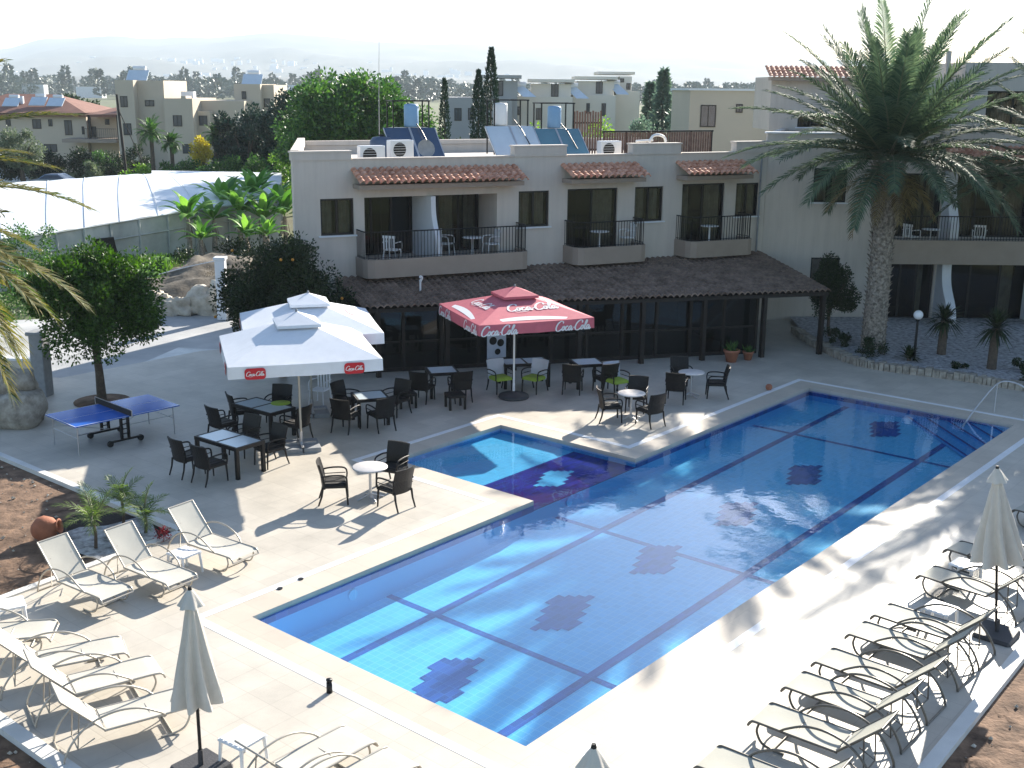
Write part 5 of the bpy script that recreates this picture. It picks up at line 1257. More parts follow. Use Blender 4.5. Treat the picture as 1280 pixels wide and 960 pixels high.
# ------------------------------------------------------------------ left edge: pillar, wall, old stones
r = empty('gate_pillar', (-13.2, 31.2, 0), R(-10), 'grey concrete gate pillar at the left edge behind the stone well', 'pillar')
mb = MB(); mb.rbox(-.2, .2, -.2, .2, 0, 1.75, .02); mb.build('shaft', M['greybase'], r); mb = MB(); mb.rbox(-.26, .26, -.26, .26, 1.75, 1.85, .03); mb.build('cap', M['greybase'], r)
r = empty('garden_wall', (-15.0, 31.6, 0), R(-6), 'low pale boundary wall running out of the left edge beside the pillar', 'wall')
mb = MB(); mb.box(-2.5, 1.55, -.1, .1, 0, .95); mb.build('wall_body', M['wall'], r); mb = MB(); mb.box(-2.5, 1.55, -.14, .14, .951, 1.02); mb.build('coping', M['whitewall'], r)
r = empty('stone_well', (-12.75, 28.35, 0), 0, 'weathered round stone block with a domed stone on top at the left edge', 'stone well')
def rock(mb, c, rad, seed, sub=12, amp=.22, box=0.):
    v = []; n, m2 = sub*2, sub
    for j in range(m2+1):
        for i in range(n):
            th = math.pi*j/m2; a = 2*math.pi*i/n; d = Vector((math.sin(th)*math.cos(a), math.sin(th)*math.sin(a), math.cos(th)))
            if box: e = max(abs(d.x), abs(d.y), abs(d.z)); d = d.lerp(d/e, box)
            q = 1+amp*noise.noise(d*1.3+Vector((seed*3.1, seed, 0)))*1.6+amp*.5*noise.noise(d*4+Vector((seed, 0, seed))); v.append((c[0]+d.x*rad[0]*q, c[1]+d.y*rad[1]*q, c[2]+d.z*rad[2]*q))
    mb.add(v, [(j*n+i, (j+1)*n+i, (j+1)*n+(i+1) % n, j*n+(i+1) % n) for j in range(m2) for i in range(n)], True)
mb = MB(); rock(mb, (0, 0, .42), (.72, .62, .52), 2, 14, .10, .5); mb.build('stone_drum', M['stone'], r)
mb = MB(); rock(mb, (-.15, .25, 1.05), (.6, .5, .38), 3, 14, .14, .3); mb.build('domed_stone', M['stone'], r)
r = empty('gate_post', (-10.9, 42.4, 0), 0, 'white weathered gate post beside the dark citrus tree, end of the driveway', 'post')
mb = MB(); mb.rbox(-.18, .18, -.18, .18, 0, 2.25, .02); mb.build('shaft', M['whitewall'], r); mb = MB(); mb.rbox(-.22, .22, -.22, .22, 2.25, 2.35, .02); mb.build('cap', M['whitewall'], r)
mb = MB(); mb.tube(arc([(0, 0, 0), (-1.3, .3, -.32), (-2.8, .6, -.75)], 5), .02, 5); tag(mb.build('pipe_rail', M['steel'], loc=(-11.05, 42.4, 2.2)), 'thin sloping metal rail running left from the white gate post', 'rail')
# bank and boulders beyond the driveway
def mound(name, cx, cy, rx, ry, h_, m, seed=1, n=46, amp=.35):
    mb = MB(); v = []
    for j in range(n+1):
        for i in range(n+1):
            x, y = -1+2*i/n, -1+2*j/n; q = max(0, 1-x*x-y*y)**.7
            v.append((cx+x*rx, cy+y*ry, -.13+h_*q*(1+amp*noise.noise(Vector((x*3+seed, y*3, 0)))+amp*.5*noise.noise(Vector((x*9+seed, y*9, 0))))))
    mb.add(v, [(j*(n+1)+i, j*(n+1)+i+1, (j+1)*(n+1)+i+1, (j+1)*(n+1)+i) for j in range(n) for i in range(n)], True); return mb.build(name, m, kind='structure')
mound('earth_bank', -12.9, 50.5, 4.6, 5.5, 1.15, mat('grey_brown_earth', (.07, .06, .05), .95, .5, 1.6, .9, 8, c2=(.20, .17, .13)), 3)
mound('grass_bank', -16.4, 51, 3.6, 4.6, .95, mat('green_bank', (.07, .17, .025), .95, .3, 1.5, .9, 12, c2=(.12, .25, .04)), 5)
random.seed(12); mb = MB()
for i in range(5200):
    a = random.random()*6.283; q = math.sqrt(random.random()); x, y = -16.4+3.5*q*math.cos(a), 51+4.4*q*math.sin(a); z = -.1+.90*max(0, 1-q*q)**.7; l = random.uniform(.12, .4)
    s_ = random.random()*6.283; d = Vector((random.gauss(0, .3), random.gauss(0, .3), 1)).normalized()*l; p = Vector((x, y, z)); e_ = Vector((math.cos(s_), math.sin(s_), 0))*.035; mb.add([p-e_, p+e_, p+d], [(0, 1, 2)])
tag(mb.build('grass', M['grassm']), kind='stuff')
for i, (x, y, w_, l) in enumerate(((-12.9, 48.3, 1.2, 'dry brown weeds on the grey earth bank above the boulders'), (-11.3, 48.9, 1.4, 'dry brown weeds on the grey earth bank nearest the white post'), (-14.4, 49.4, 1.3, 'dry brown weeds on the left end of the grey earth bank'), (-12.2, 46.6, .9, 'small dry weeds right behind the boulder row'))):
    r = empty('dry_weeds', (x, y, .35 if y > 47.5 else .0), 0, l, 'weeds'); crown_mb((0, 0, .25), (w_/2, w_/2, .35), 900, .10, 300+i, 12, wd=.2, spread=.5).build('foliage', M['dryleaf'], r)
rk = [(-12.9, 43.3, .55, .4, .45, 'low tan boulder at the left end of the boulder row'), (-11.9, 43.5, .75, .5, .6, 'wide pale boulder in the middle of the boulder row'), (-11.0, 43.7, .7, .5, .85, 'tallest pale boulder next to the white gate post'), (-10.6, 43.2, .45, .35, .4, 'small pale boulder just left of the white gate post'), (-13.9, 43.9, .5, .45, .5, 'brown boulder half hidden by the citrus crown')]
for i, (x, y, a, b, c_, l) in enumerate(rk):
    mb = MB(); rock(mb, (0, 0, c_*.6), (a, b, c_*.95), 10+i, 18, .42, .45); tag(mb.build('boulder', M['palestone'], loc=(x, y, -.05)), l, 'boulder', 'boulders beyond the driveway')
for i, (px, Y, h_, w_, lf, l) in enumerate(((235, 52, 1.5, 2.6, 'darkleaf', 'dark scrubby bush on the bank under the leftmost banana plant'), (300, 54, 1.6, 2.8, 'darkleaf', 'dark scrubby bush under the banana plants near the hotel corner'), (40, 47, 3.2, 3.0, 'midleaf', 'green bush behind the yellow palm fronds at the left edge'), (98, 46, 1.6, 3.4, 'brightleaf', 'bright green bush above the citrus crown in front of the greenhouse'), (185, 52, .8, 2.8, 'brightleaf', 'bright low weeds in front of the greenhouse wall'), (20, 38, 3.2, 2.6, 'midleaf', 'leafy bush behind the gate pillar at the left edge'))):
    r = empty('scrub_bush', (gx(px, Y), Y, 0), 0, l, 'bush'); crown_mb((0, 0, h_*.45), (w_/2, w_/2, h_*.55), 2600, .13, 80+i, 18).build('foliage', M[lf], r)
# banana plants
def banana(x, y, z0, h_, seed, label):
    random.seed(seed); r = empty('banana_plant', (x, y, z0), 0, label, 'banana plant', 'banana plants beside the greenhouse'); sth_ = h_*.50
    mb = MB(); mb.tube([(0, 0, 0), (.03, 0, sth_*.5), (0, 0, sth_)], [.15, .12, .09], 8)
    for k in range(5): a = random.random()*6.28; mb.add([(math.cos(a)*.13, math.sin(a)*.13, sth_*.95), (math.cos(a)*.3, math.sin(a)*.3, sth_*.5), (math.cos(a+.5)*.22, math.sin(a+.5)*.22, sth_*.55)], [(0, 1, 2)])
    mb.build('stem', M['palmbark'], r); mb = MB()
    for i in range(17):
        a = i*2.4+random.uniform(-.3, .3); e0 = R(random.uniform(25, 88)); L = h_*.52*random.uniform(.8, 1.15); p = Vector((0, 0, sth_)); s = Vector((-math.sin(a), math.cos(a), 0)); n = 9; L_, R_ = [], []; C_ = []
        for k in range(n+1):
            t = k/n; e = e0-1.5*t**1.6; w_ = .19*h_/3.2*math.sin(math.pi*min(1, max(0, (t-.12)/.88)**.8))+.012
            C_.append(p.copy()); j = random.uniform(.75, 1.05); L_.append(p+s*w_*j+Vector((0, 0, -w_*.35))); R_.append(p-s*w_*j+Vector((0, 0, -w_*.35))); p = p+Vector((math.cos(a)*math.cos(e), math.sin(a)*math.cos(e), math.sin(e)))*(L/n)
        v = L_+C_+R_; q = n+1; mb.add(v, [(k, k+1, q+k+1, q+k) for k in range(n)]+[(q+k, q+k+1, 2*q+k+1, 2*q+k) for k in range(n)], True)
    mb.build('leaves', M['bananaleaf'], r)
bl = ['leftmost banana plant, standing a little apart from the others', 'second banana plant from the left, dark stem', 'banana plant with a bright upright leaf left of the middle of the clump', 'banana plant in the middle of the clump', 'tall banana plant right of the middle of the clump', 'banana plant behind the dark citrus tree, third from the hotel', 'banana plant second from the hotel corner', 'banana plant touching the hotel corner', 'short banana plant in front of the clump', 'short banana plant beside the leftmost one', 'banana plant between the second and the bright-leaved one', 'low banana plant at the right front of the clump', 'banana plant at the rear of the clump against the film roof']
for i, (px, Y, h_) in enumerate(((237, 55, 3.6), (268, 57, 3.1), (283, 60, 3.8), (300, 58, 3.5), (316, 62, 4.1), (330, 58, 3.5), (344, 61, 3.9), (356, 59, 3.7), (308, 55, 2.6), (252, 54, 2.5), (274, 63, 3.9), (334, 55, 2.7), (322, 66, 4.3))): banana(gx(px, Y), Y, .5 if i < 5 else .2, h_, 100+i, bl[i])

# ------------------------------------------------------------------ greenhouse
gh = empty('greenhouse', (0, 0, 0), 0, 'long low greenhouse covered in white plastic film, behind the citrus tree', 'greenhouse')
front = [at(-60, 305, 47.0), at(60, 292, 50.2), at(150, 277, 53.5), at(245, 262, 57), at(350, 250, 61)]
back = [at(-60, 232, 62), at(60, 226, 64.5), at(150, 219, 67), at(208, 216.5, 70), at(350, 230, 73)]
mb = MB(); v = []; nr = 10; tot = []
for k in range(len(front)-1):
    for s in range(8):
        tot.append((front[k].lerp(front[k+1], s/8), back[k].lerp(back[k+1], s/8)))
tot.append((front[-1], back[-1]))
for i, (a, b) in enumerate(tot):
    for j in range(nr+1):
        t = j/nr; p = a.lerp(b, t); p.z += .45*math.sin(math.pi*t)*(1-.5*t)+.10*math.sin(t*math.pi*2.)**2+.012*math.sin(i*2.1+j*.6)+.03*math.sin(i*.78)**2; v.append(p)
q = nr+1; mb.add(v, [(i*q+j, i*q+j+1, (i+1)*q+j+1, (i+1)*q+j) for i in range(len(tot)-1) for j in range(nr)], True); rf = mb.build('film_roof', M['plasticfilm'], gh)
mb = MB()
for i in range(0, len(tot), 4):
    pts4 = []
    for j in range(nr+1): t = j/nr; p = tot[i][0].lerp(tot[i][1], t); p.z += .47*math.sin(math.pi*t)*(1-.5*t)+.10*math.sin(t*math.pi*2.)**2+.03+.03*math.sin(i*.78)**2; pts4.append(p)
    mb.tube(pts4, .018, 4)
mb.build('roof_seams', M['plasticfilm'], rf)
mb = MB(); v = []
for i, (a, b) in enumerate(tot):
    for j in range(7):
        t = j/6; z = a.z-.03+(-.1-a.z)*t; bul = .10*math.sin(math.pi*t*2)**2*math.sin(i*.8)**2+(.03 if j else 0); v.append((a.x+.3*bul, a.y-bul, z))
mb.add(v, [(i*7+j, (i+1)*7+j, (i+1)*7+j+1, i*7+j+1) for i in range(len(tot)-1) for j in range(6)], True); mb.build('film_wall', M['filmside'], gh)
mb = MB()
for i in range(0, len(tot), 3): a = tot[i][0]; mb.tube([(a.x, a.y-.16, -.1), (a.x, a.y-.16, a.z)], .05, 6)
for z in (0, -.75): mb.tube([p[0]+Vector((0, -.17, z-.02)) for p in tot], .04, 5)
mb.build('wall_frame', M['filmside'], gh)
mb = MB(); a = tot[13][0]; mb.quad((a.x, a.y-.2, 1.7), (a.x+.75, a.y+.3, 1.75), (a.x+.9, a.y+.3, .9), (a.x+.25, a.y-.2, .85)); mb.build('torn_opening', M['interior'], gh)
gh2 = empty('greenhouse', (0, 0, 0), 0, 'second white film greenhouse bay behind, partly hidden by banana plants', 'greenhouse')
f2 = [at(190, 233, 73), at(240, 232, 74), at(300, 230, 75), at(352, 228, 76)]; b2 = [at(190, 214, 82), at(236, 215, 83), at(300, 217, 84), at(352, 220, 86)]
mb = MB(); v = []
for a, b in zip(f2, b2):
    for j in range(9): t = j/8; p = a.lerp(b, t); p.z += .4*math.sin(math.pi*t); v.append(p)
mb.add(v, [(i*9+j, i*9+j+1, (i+1)*9+j+1, (i+1)*9+j) for i in range(3) for j in range(8)], True); mb.build('film_roof', M['plasticfilm'], gh2)
mb = MB(); v = []
for a in f2: v += [a, Vector((a.x, a.y-.05, -.1))]
mb.add(v, [(2*i, 2*i+1, 2*i+3, 2*i+2) for i in range(3)]); mb.build('film_wall', M['filmside'], gh2)

# ------------------------------------------------------------------ distant houses
def hbox(mb, px0, px1, pt, pb, Y, dep=8., zb=None):
    a = at(px0, pt, Y); b = at(px1, pt, Y); zb = at(px0, pb, Y).z if zb is None else zb
    mb.box(a.x, b.x, Y, Y+dep, zb, (a.z+b.z)/2)
def hwin(parent, px0, px1, pt, pb, Y, m='window'):
    a = at(px0, pt, Y); b = at(px1, pb, Y); f = .07; mb = MB(); y = Y-.05
    mb.box(a.x, b.x, y, Y-.004, a.z-f, a.z); mb.box(a.x, b.x, y, Y-.004, b.z, b.z+f); mb.box(a.x, a.x+f, y, Y-.004, b.z+f, a.z-f); mb.box(b.x-f, b.x, y, Y-.004, b.z+f, a.z-f); xm = (a.x+b.x)/2; mb.box(xm-.03, xm+.03, y, Y-.004, b.z+f, a.z-f)
    w_ = mb.build('window', M['darkframe'], parent); mb = MB(); mb.box(a.x+f, b.x-f, Y-.03, Y-.006, b.z+f, a.z-f); mb.build('pane', M[m], w_); return w_
def solar_far(parent, px, py, Y, s=1.):
    p = at(px, py, Y); mb = MB(); x, z = p.x, p.z-.1; mb.add([(x-.9*s, Y-.8, z), (x+1.1*s, Y-.8, z), (x+1.1*s, Y+.3, z+1.0*s), (x-.9*s, Y+.3, z+1.0*s), (x-.9*s, Y-.75, z-.08), (x+1.1*s, Y-.75, z-.08), (x+1.1*s, Y+.35, z+.92*s), (x-.9*s, Y+.35, z+.92*s)], [(0, 1, 2, 3), (7, 6, 5, 4), (0, 4, 5, 1), (1, 5, 6, 2), (2, 6, 7, 3), (3, 7, 4, 0)])
    o = mb.build('solar_collector', M['panelpale'], parent); mb = MB(); mb.tube([(x-.5*s, Y+.55, z+1.15*s), (x+.7*s, Y+.55, z+1.15*s)], .24*s, 10); mb.build('tank', M['plastic'], o)
# house with red roof, far left
Y = 118; h1 = empty('red_roofed_house', at(50, 200, Y)*0, 0, 'cream two-storey house with low red tiled roof at the far left', 'house')
mb = MB(); hbox(mb, -60, 107, 141, 205, Y, 10, -.1); mb.build('wall', M['cream'], h1)
a = at(-66, 141, Y); b = at(110, 141, Y); mb = MB(); zt = at(50, 131, Y).z+1.0; mb.add([(a.x, Y-.7, a.z), (b.x, Y-.7, b.z), (b.x, Y+10.7, b.z), (a.x, Y+10.7, a.z), (a.x+4, Y+5, zt), (b.x-5, Y+5, zt)], [(0, 1, 5, 4), (1, 2, 5), (2, 3, 4, 5), (3, 0, 4)]); mb.box(a.x, b.x, Y-.72, Y+.1, a.z-.25, a.z-.02); rf = mb.build('roof', M['redroof'], h1)
for q in ((7, 14, 149, 158), (40, 52, 149, 161), (60, 66, 149, 158), (80, 91, 150, 169), (55, 72, 180, 190), (102, 106, 158, 168)): hwin(h1, *q, Y)
for px, py in ((15, 131), (48, 130), (70, 131)): solar_far(h1, px, py, Y+2, .8)
mb = MB(); p = at(28, 138, Y+2); mb.box(p.x-.15, p.x+.15, Y+2, Y+2.3, p.z-.3, p.z+1.4); mb.build('chimney', M['whitewall'], rf)
mb = MB(); hbox(mb, -60, 33, 193, 203, Y-14, .3, -.1); tag(mb.build('road_wall', M['whitewall']), 'low pale wall in front of the red roofed house at the far left', 'wall')
# veranda block between the two houses
Y = 116; hv = empty('balcony_house', (0, 0, 0), 0, 'house with a covered upper balcony, right of the red roofed house', 'house')
mb = MB(); hbox(mb, 108, 150, 145, 172, Y+3, 6); hbox(mb, 108, 148, 176, 205, Y+2.5, 6, -.1); mb.build('wall', M['cream'], hv)
a = at(107, 143, Y); b = at(150, 142, Y); mb = MB(); mb.add([(a.x, Y, a.z), (b.x, Y, b.z), (b.x, Y+6, b.z+.5), (a.x+2, Y+4, at(122, 134, Y).z), (b.x, Y+4, at(122, 133.5, Y).z)], [(0, 1, 4, 3)]); mb.box(a.x, b.x, Y, Y+5, a.z-.25, a.z-.01); mb.build('roof', M['redroof'], hv)
mb = MB(); a = at(82, 173, Y); b = at(150, 173, Y); mb.box(a.x, b.x, Y-1, Y+5, a.z-.35, a.z); mb.build('balcony_slab', M['beige'], hv)
railing(hv, [(at(110, 165, Y).x, Y-.9, 0), (at(149, 165, Y).x, Y-.9, 0)], a.z, a.z+1.0, .2)
for px in (111, 147): mb = MB(); p = at(px, 150, Y); mb.box(p.x-.12, p.x+.12, Y, Y+.24, a.z, at(px, 144, Y).z); mb.build('column', M['darkwood'], hv)
hwin(hv, 131, 137, 149, 156, Y+3); hwin(hv, 114, 121, 158, 171, Y+3)
# tower house
Y = 112; h2 = empty('tower_house', (0, 0, 0), 0, 'cream cubic house with a square tower carrying a white solar heater, left background', 'house')
mb = MB(); hbox(mb, 143, 166, 100, 200, Y, 9, -.1); hbox(mb, 166, 204, 100.5, 200, Y+1.2, 8, -.1); hbox(mb, 204.2, 240, 123, 200, Y, 9, -.1); hbox(mb, 226, 232, 120, 123, Y, 2); hbox(mb, 240.2, 305, 126, 200, Y+3, 7, -.1); hbox(mb, 240.3, 262, 139, 200, Y+1.5, 1.4, -.1)
mb.build('wall', M['cream'], h2)
mb = MB(); hbox(mb, 292, 325, 105, 200, Y+6, 8, -.1); hbox(mb, 325.2, 342, 106, 200, Y+7, 7, -.1); mb.build('rear_tower', M['cream'], h2)
for q in ((150, 160, 120, 134, Y), (154, 165, 154, 169, Y), (181, 193, 125, 133, Y+1.2), (216, 228, 144, 158, Y), (240.8, 245, 144, 159, Y+1.5), (248.5, 259.5, 144.5, 157, Y+1.5), (302, 308, 114, 124, Y+6), (330, 338, 123, 134, Y+7), (228, 240, 180, 192, Y)): hwin(h2, *q)
solar_far(h2, 172, 99.5, Y+3, 1.0); solar_far(h2, 315, 104, Y+9, 1.0)
mb = MB(); p = at(234, 121, Y+3); mb.box(p.x-.6, p.x+.6, Y+3, Y+4, p.z-.3, p.z+.5); mb.build('roof_box', M['whitewall'], h2)
# sheds
r = empty('blue_shed', (gx(268, 92), 92, 0), 0, 'small pale blue shed roof showing above the hedge, left background', 'shed')
mb = MB(); mb.box(-1.4, 1.4, 0, 2, 0, 1.55); mb.build('wall', mat('pale_blue_shed', (.35, .48, .55), .7), r); mb = MB(); mb.box(-1.5, 1.5, -.1, 2.1, 1.55, 1.66); mb.build('roof', M['whitewall'], r)
# pale terraced houses behind the hotel
def terrace(label, Y, parts, wins_, roofs, sol=None, wallm='creamlight'):
    r = empty('terraced_house', (0, 0, 0), 0, label, 'house', 'pale terraced houses behind the hotel')
    mb = MB()
    for i, q in enumerate(parts): hbox(mb, q[0], q[1], q[2], 205, Y+q[3], 8+q[3]*.1, -.1)
    mb.build('wall', M[wallm], r)
    for q in roofs: mb = MB(); a, b = at(q[0], q[2], Y+q[3]), at(q[1], q[2], Y+q[3]); mb.box(a.x, b.x, Y+q[3]-.6, Y+q[3]+6, a.z, a.z+.28); mb.build('roof', M[wallm], r)
    for q in wins_: hwin(r, q[0], q[1], q[2], q[3], Y+q[4])
    if sol:
        p, q = at(sol[0], sol[1], Y+1), at(sol[2], sol[3], Y+1); mb = MB(); mb.add([(p.x-.5, Y+1.6, p.z), (p.x+.5, Y+1.6, p.z+.1), (q.x+.6, Y+.2, q.z), (q.x-.6, Y+.2, q.z)], [(0, 1, 2, 3)]); c = mb.build('solar_collector', M['panelpale'], r); mb = MB(); mb.tube([(p.x-.6, Y+1.9, p.z+.2), (p.x+.7, Y+1.9, p.z+.2)], .3, 10); mb.build('tank', M['plastic'], c)
terrace('leftmost terraced house behind the cypresses, in grey shade with an open roof pavilion', 108, ((556, 640, 122, 0), (615, 647, 101, .8)), ((618, 629, 101, 120, .8), (568, 577, 135, 151, 0), (585, 592, 135, 150, 0), (623, 631, 133, 148, 0), (600, 606, 135, 150, 0)), ((600, 652, 97.5, .8),), (648, 109, 662, 121), 'creamshade')
terrace('second terraced house, with a roof room and bright solar panel', 112, ((640.3, 716, 121, 0), (664, 714, 105, 1)), ((689, 698, 105, 121, 1), (644, 651, 133, 144, 0), (670, 677, 135, 150, 0)), ((660, 718, 102.5, 1),), (714, 110, 728, 123))
terrace('third terraced house, with a roof room and bright solar panel, left of the slat screen', 116, ((716.3, 770, 119, 0), (723, 768, 101.5, 1)), ((745, 753, 102, 117, 1), (752, 757, 129, 145, 0), (733, 737, 129, 142, 0)), ((718, 772, 99, 1),), (767, 106, 778, 118))
terrace('fourth terraced house, highest roof, right of the slat screen', 121, ((770.3, 800, 114, 0), (775, 790, 95.5, 1)), ((775, 780, 98, 103, 1), (783, 788, 104, 112, 1)), ((747, 793, 93, 1.5),))
# low house right of centre
Y = 78; r = empty('flat_roofed_house', (0, 0, 0), 0, 'grey flat-roofed house with one shuttered window, between the eucalyptus and the big palm', 'house')
mb = MB(); hbox(mb, 863, 1010, 113, 210, Y, 9, -.1); mb.build('wall', M['cream'], r)
mb = MB(); hbox(mb, 861, 1012, 111, 112.9, Y-.1, 9.2); mb.build('coping', M['whitewall'], r); hwin(r, 876, 894, 131, 159, Y); hwin(r, 920, 928, 130, 141, Y); hwin(r, 945, 952, 130, 142, Y)
# ------------------------------------------------------------------ trees and hedges in the middle distance
GREEN = 1
def T(px, Y, pt, wpx, leaf, label, name='broadleaf_tree', n=3000, sz=.3, seed=1, bottom=.15, clumps=24, group=None, cat='tree', spread=.32, trunk=.2, zb=0):
    x = gx(px, Y); h_ = at(px, pt, Y).z-zb; return tree(name, x, Y, zb, h_, wpx/FPX*Y, leaf, label, n, sz, seed, clumps, group, trunk, bottom, spread, cat)
def Cn(px, Y, pt, wpx, label, name='conifer', leaf='coniferleaf', n=2200, sz=.3, seed=1, slim=False, group=None):
    return conifer(name, gx(px, Y), Y, 0, at(px, pt, Y).z, wpx/FPX*Y, leaf, label, n, sz, seed, group, slim)
T(440, 70, 80, 178, 'midleaf', 'large spreading green tree rising behind the left end of the hotel roof', n=42000, sz=.27, seed=201, clumps=90, spread=.24, trunk=.35)
T(520, 76, 112, 60, 'midleaf', 'smaller light green tree against the right side of the large green tree', n=7000, sz=.26, seed=202, clumps=26)
T(378, 80, 132, 60, 'midleaf', 'rounded tree at the left foot of the large green tree', n=5000, sz=.26, seed=203)
Cn(555, 62, 100, 13, 'short thin cypress left of the pair of cypresses', 'cypress', n=2600, sz=.16, seed=204, slim=True, group='cypresses behind the hotel')
Cn(596, 62, 89, 17, 'middle cypress, shorter and left of the tallest one', 'cypress', n=4200, sz=.16, seed=205, slim=True, group='cypresses behind the hotel')
Cn(611, 63, 61, 20, 'tallest dark cypress behind the hotel roof', 'cypress', n=5200, sz=.16, seed=206, slim=True, group='cypresses behind the hotel')
Cn(822, 112, 88, 44, 'pale grey green feathery tree right of the terraced houses', 'eucalyptus', 'eucleaf', 3200, .5, 207)
Cn(806, 116, 104, 34, 'smaller pale feathery tree left of the taller one by the terraced houses', 'eucalyptus', 'eucleaf', 2000, .5, 208)
T(845, 98, 112, 30, 'eucleaf', 'pale yellowish small tree beside the flat-roofed house', n=1600, sz=.4, seed=209)
cf = [(285, 96, 132, 34, 'dark conifer beside the yellow flowering tree'), (308, 94, 128, 40, 'dark conifer in front of the rear tower'), (325, 98, 122, 34, 'tall dark conifer right of the rear tower'), (345, 92, 112, 34, 'dark pointed conifer left of the large green tree'), (362, 88, 108, 36, 'darkest tall conifer next to the large green tree'), (385, 100, 112, 30, 'distant conifer peeking out beside the large green tree')]
for i, (px, Y, pt, w_, l) in enumerate(cf): T(px, Y, pt, w_*1.25, 'coniferleaf', l, 'conifer', 5200, .30, 210+i, .04, 34, 'dark conifers in the left background', spread=.26)
T(97, 175, 112, 48, 'darkleaf', 'round dark tree behind the red roofed house', n=3000, sz=.6, seed=220)
T(28, 100, 158, 54, 'oliveleaf', 'grey green olive tree in front of the red roofed house', n=5000, sz=.22, seed=221)
T(252, 92, 163, 26, 'yellowleaf', 'bright yellow flowering tree in front of the tower house', n=2400, sz=.22, seed=222, bottom=.1)
for i, (px, Y, pt, w_, l) in enumerate(((192, 88, 142, 34, 'fan-headed palm in front of the tower house'), (216, 90, 160, 26, 'smaller palm right of the fan-headed palm'), (270, 96, 150, 30, 'dark palm between the yellow tree and the conifers'))):
    z = at(px, pt, Y).z; palm('garden_palm', gx(px, Y), Y, 0, z*.78, .16, 34, w_/FPX*Y*.55, 'midleaf', l, 'palm tree', 'palms near the tower house', 230+i, .42, .07, 16, -35, 85, 'bark', (.4, 1.3), False)
hd = [(44, 103, 188, 34, 'darkleaf', 'dark clipped bush left of the parked car'), (64, 104, 186, 26, 'darkleaf', 'dark round bush above the parked car'), (102, 104, 184, 44, 'darkleaf', 'dark bush right above the parked car bonnet'), (127, 100, 186, 40, 'midleaf', 'green bush in front of the covered balcony'), (114, 97, 202, 26, 'oliveleaf', 'grey thin shrub right of the parked car'), (150, 96, 184, 40, 'darkleaf', 'dark shrub under the leaning pole'), (172, 88, 200, 36, 'brightleaf', 'bright yellow green bush at the greenhouse ridge'), (200, 90, 196, 46, 'midleaf', 'green bush behind the greenhouse, left of the shed'),
      (232, 89, 196, 44, 'midleaf', 'green bush below the yellow tree'), (262, 88, 198, 46, 'midleaf', 'green bush in front of the blue shed'), (292, 88, 192, 50, 'midleaf', 'wide green bush right of the blue shed'), (322, 87, 190, 46, 'midleaf', 'green bush behind the banana plants'), (350, 84, 186, 46, 'brightleaf', 'bright green bush at the hotel corner behind the bananas'), (172, 98, 182, 44, 'darkleaf', 'dark bush at the foot of the fan-headed palm'), (12, 101, 190, 50, 'darkleaf', 'dark hedge bush at the far left edge')]
for i, (px, Y, pt, w_, lf, l) in enumerate(hd):
    h_ = max(1.2, at(px, pt, Y).z); r = empty('hedge_bush', (gx(px, Y), Y, 0), 0, l, 'bush', 'bushes behind the greenhouse'); crown_mb((0, 0, h_*.45), (w_/FPX*Y/2, 1.6, h_*.55), 2600, .22, 240+i, 16, spread=.36).build('foliage', M[lf], r)
for i, (px, Y, pt, w_, lf, l) in enumerate(((655, 82, 150, 60, 'brightleaf', 'light green shrub top behind the middle solar heater'), (740, 84, 146, 70, 'brightleaf', 'light green shrub behind the right solar heater'), (575, 80, 168, 40, 'darkleaf', 'dark shrub at the foot of the cypresses'), (800, 90, 140, 50, 'eucleaf', 'pale shrub behind the roof fence'), (850, 88, 148, 50, 'eucleaf', 'pale shrub in front of the flat-roofed house'))):
    T(px, Y, pt, w_, lf, l, 'shrub_tree', 3000, .25, 270+i, .05, cat='shrub')
# leaning utility pole
r = empty('utility_pole', (gx(158, 94), 94, 0), 0, 'dark wooden utility pole with a slanting stay wire in front of the tower house', 'pole')
mb = MB(); mb.tube([(0, 0, 0), (-.35, 0, at(155, 118, 94).z)], [.14, .10], 8); mb.build('shaft', M['darkwood'], r); mb = MB(); mb.tube([(-.3, 0, 6.6), (2.3, 0, 0)], .04, 5); mb.build('stay', M['darkwood'], r)
# parked car
r = empty('parked_car', (gx(71, 96), 96, 0), R(-4), 'grey blue saloon car parked beyond the greenhouse at the far left', 'car')
prof = [(-2.1, .35), (-2.12, .75), (-1.95, .88), (-1.35, .95), (-.75, 1.33), (.35, 1.36), (1.05, .95), (1.85, .82), (2.12, .62), (2.12, .35)]
mb = MB(); 
for y, s in ((-.8, -1), (.8, 1)): pass
n = len(prof); v = [(x, -.82 if z < 1 else -.66, z) for x, z in prof]+[(x, .82 if z < 1 else .66, z) for x, z in prof]
mb.add(v, [tuple(range(n)), tuple(range(2*n-1, n-1, -1))]+[(i, n+i, n+(i+1) % n, (i+1) % n) for i in range(n)]); mb.build('body', M['carblue'], r)
mb = MB()
for s in (-1, 1): y0, y1 = s*.83, s*.70; mb.add([(-1.2, y0, .97), (.95, y0, .97), (.35, y1, 1.28), (-.72, y1, 1.27)], [(0, 1, 2, 3)])
mb.add([(1.0, -.72, 1.0), (1.0, .72, 1.0), (.42, .6, 1.33), (.42, -.6, 1.33)], [(0, 1, 2, 3)]); mb.add([(-1.32, -.72, .99), (-1.32, .72, .99), (-.8, .6, 1.32), (-.8, -.6, 1.32)], [(0, 1, 2, 3)]); mb.build('windows', M['window'], r)
for x in (-1.3, 1.3):
    for s in (-1, 1): mb = MB(); mb.tube([(x, s*.68, .32), (x, s*.86, .32)], .32, 16); wh = mb.build('wheel', M['rubber'], r); mb = MB(); mb.tube([(x, s*.861, .32), (x, s*.87, .32)], .18, 12); mb.build('rim', M['steel'], wh)
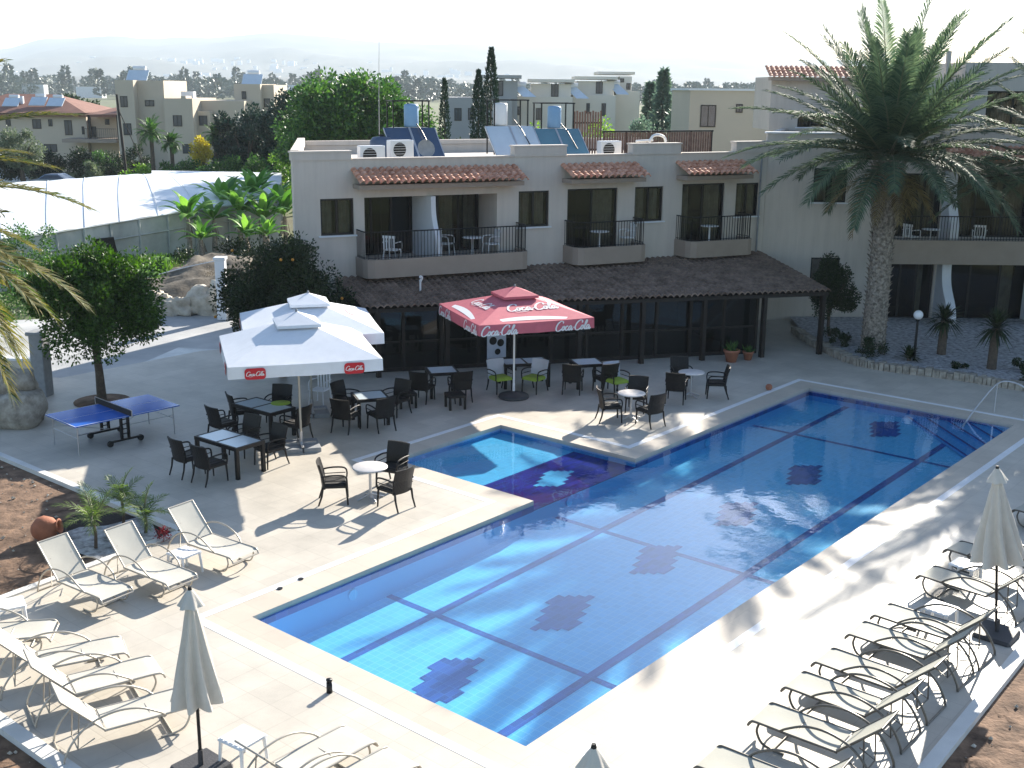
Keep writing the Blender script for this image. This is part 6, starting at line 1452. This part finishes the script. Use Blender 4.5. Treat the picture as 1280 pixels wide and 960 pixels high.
for s in (-1, 1): mb = MB(); mb.box(2.05, 2.13, s*.7-.12, s*.7+.12, .6, .72); mb.build('headlight', M['plastic'], r)
sheet('road', [(-90, 96), (-20, 96), (-20, 103.5), (-90, 105)], [], -.1, mat('asphalt', (.16, .16, .165), .9, .15, .6, .2, 20))

# ------------------------------------------------------------------ far woods, hills, haze
random.seed(77); mb = MB()
for i in range(520):
    px = random.uniform(-120, 1400); Y = random.uniform(720, 1060); x = gx(px, Y); h_ = random.uniform(8, 17)*(1 if px < 560 else .8); w_ = random.uniform(9, 22); tall = random.random() < .35
    if tall: h_ *= 1.25; w_ = random.uniform(4, 7)
    for k in range(230):
        t = random.random(); a = random.random()*6.283; q = w_/2*(math.sqrt(max(0, 1-(2*t-1)**2)) if not tall else (1-t)**.6)*random.uniform(.6, 1.05)
        mb.leaf(Vector((x+q*math.cos(a), Y+q*math.sin(a), h_*(.08+.9*t))), Vector((math.cos(a), math.sin(a), random.uniform(-.3, 1))), random.uniform(1.9, 3.4), 1.8)
tag(mb.build('distant_woods', M['wood_far']), kind='stuff')
# hills: ridge heights surveyed along the skyline
sky_l = [(-400, 84), (-200, 74), (-60, 66), (0, 61), (60, 49), (130, 43.5), (200, 47), (260, 46), (330, 40.5), (400, 45), (470, 50), (560, 55), (700, 58), (850, 66), (1000, 74), (1200, 82), (1500, 92), (1900, 104)]
def ridge_px(px):
    for (a, b), (c, d) in zip(sky_l, sky_l[1:]):
        if a <= px <= c: t = (px-a)/(c-a); t = t*t*(3-2*t); return b+(d-b)*t
    return 100
def hills(name, Yb, Yf, k, n=260, m=26, seed=0):
    mb = MB(); v = []
    for i in range(n+1):
        px = -390+2280*i/n; top = at(px, ridge_px(px), Yb); hh = max(5, top.z)*k
        for j in range(m+1):
            t = j/m; Y = Yf+(Yb-Yf)*t; x = top.x*Y/Yb; q = hh*(t**1.15)
            rg = noise.fractal(Vector((x*.0022+seed, Y*.0022, seed)), .8, 2.1, 6)*hh*.22*min(1, t*2.5)*(1-t*.75)
            v.append((x, Y, -2+q+rg+(noise.noise(Vector((x*.006, seed, 0)))*4 if j == m else 0)))
    mb.add(v, [(i*(m+1)+j, (i+1)*(m+1)+j, (i+1)*(m+1)+j+1, i*(m+1)+j+1) for i in range(n) for j in range(m)], True); return mb.build(name, M['hill'], kind='structure')
hills('mountain_range', 5600, 2600, 1.0, seed=3)
hills('foothills', 2500, 1100, .26, seed=8)
# pale villages on the slopes: scattered small white houses read as one mass
random.seed(5); mb = MB()
for i in range(260):
    px = random.uniform(-100, 640); t = random.uniform(.05, .5); Y = 2600+3000*t; x = gx(px, Y); z = at(px, ridge_px(px), 5600).z*(t**1.15)*.95; s = random.uniform(4, 13)
    mb.box(x-s, x+s, Y, Y+s, z-8, z+random.uniform(3, 7))
for i in range(8):
    px = random.uniform(-50, 560); Y = random.uniform(640, 1050); x = gx(px, Y); s = random.uniform(5, 9); mb.box(x-s, x+s, Y, Y+s, -1, random.uniform(6, 10))
tag(mb.build('distant_village', M['whitewall']), kind='stuff')
# the air
mb = MB(); mb.box(-7000, 7000, -60, 5900, -3.5, 330)
hz = mb.build('haze', M['water'], kind='stuff'); m, n, o = newmat('haze_air')
pv = N(n, 'ShaderNodeVolumePrincipled'); pv.inputs['Density'].default_value = .0002; pv.inputs['Color'].default_value = (.78, .90, 1, 1); pv.inputs['Anisotropy'].default_value = .1
n.links.new(pv.outputs[0], o.inputs['Volume']); hz.data.materials.clear(); hz.data.materials.append(m)
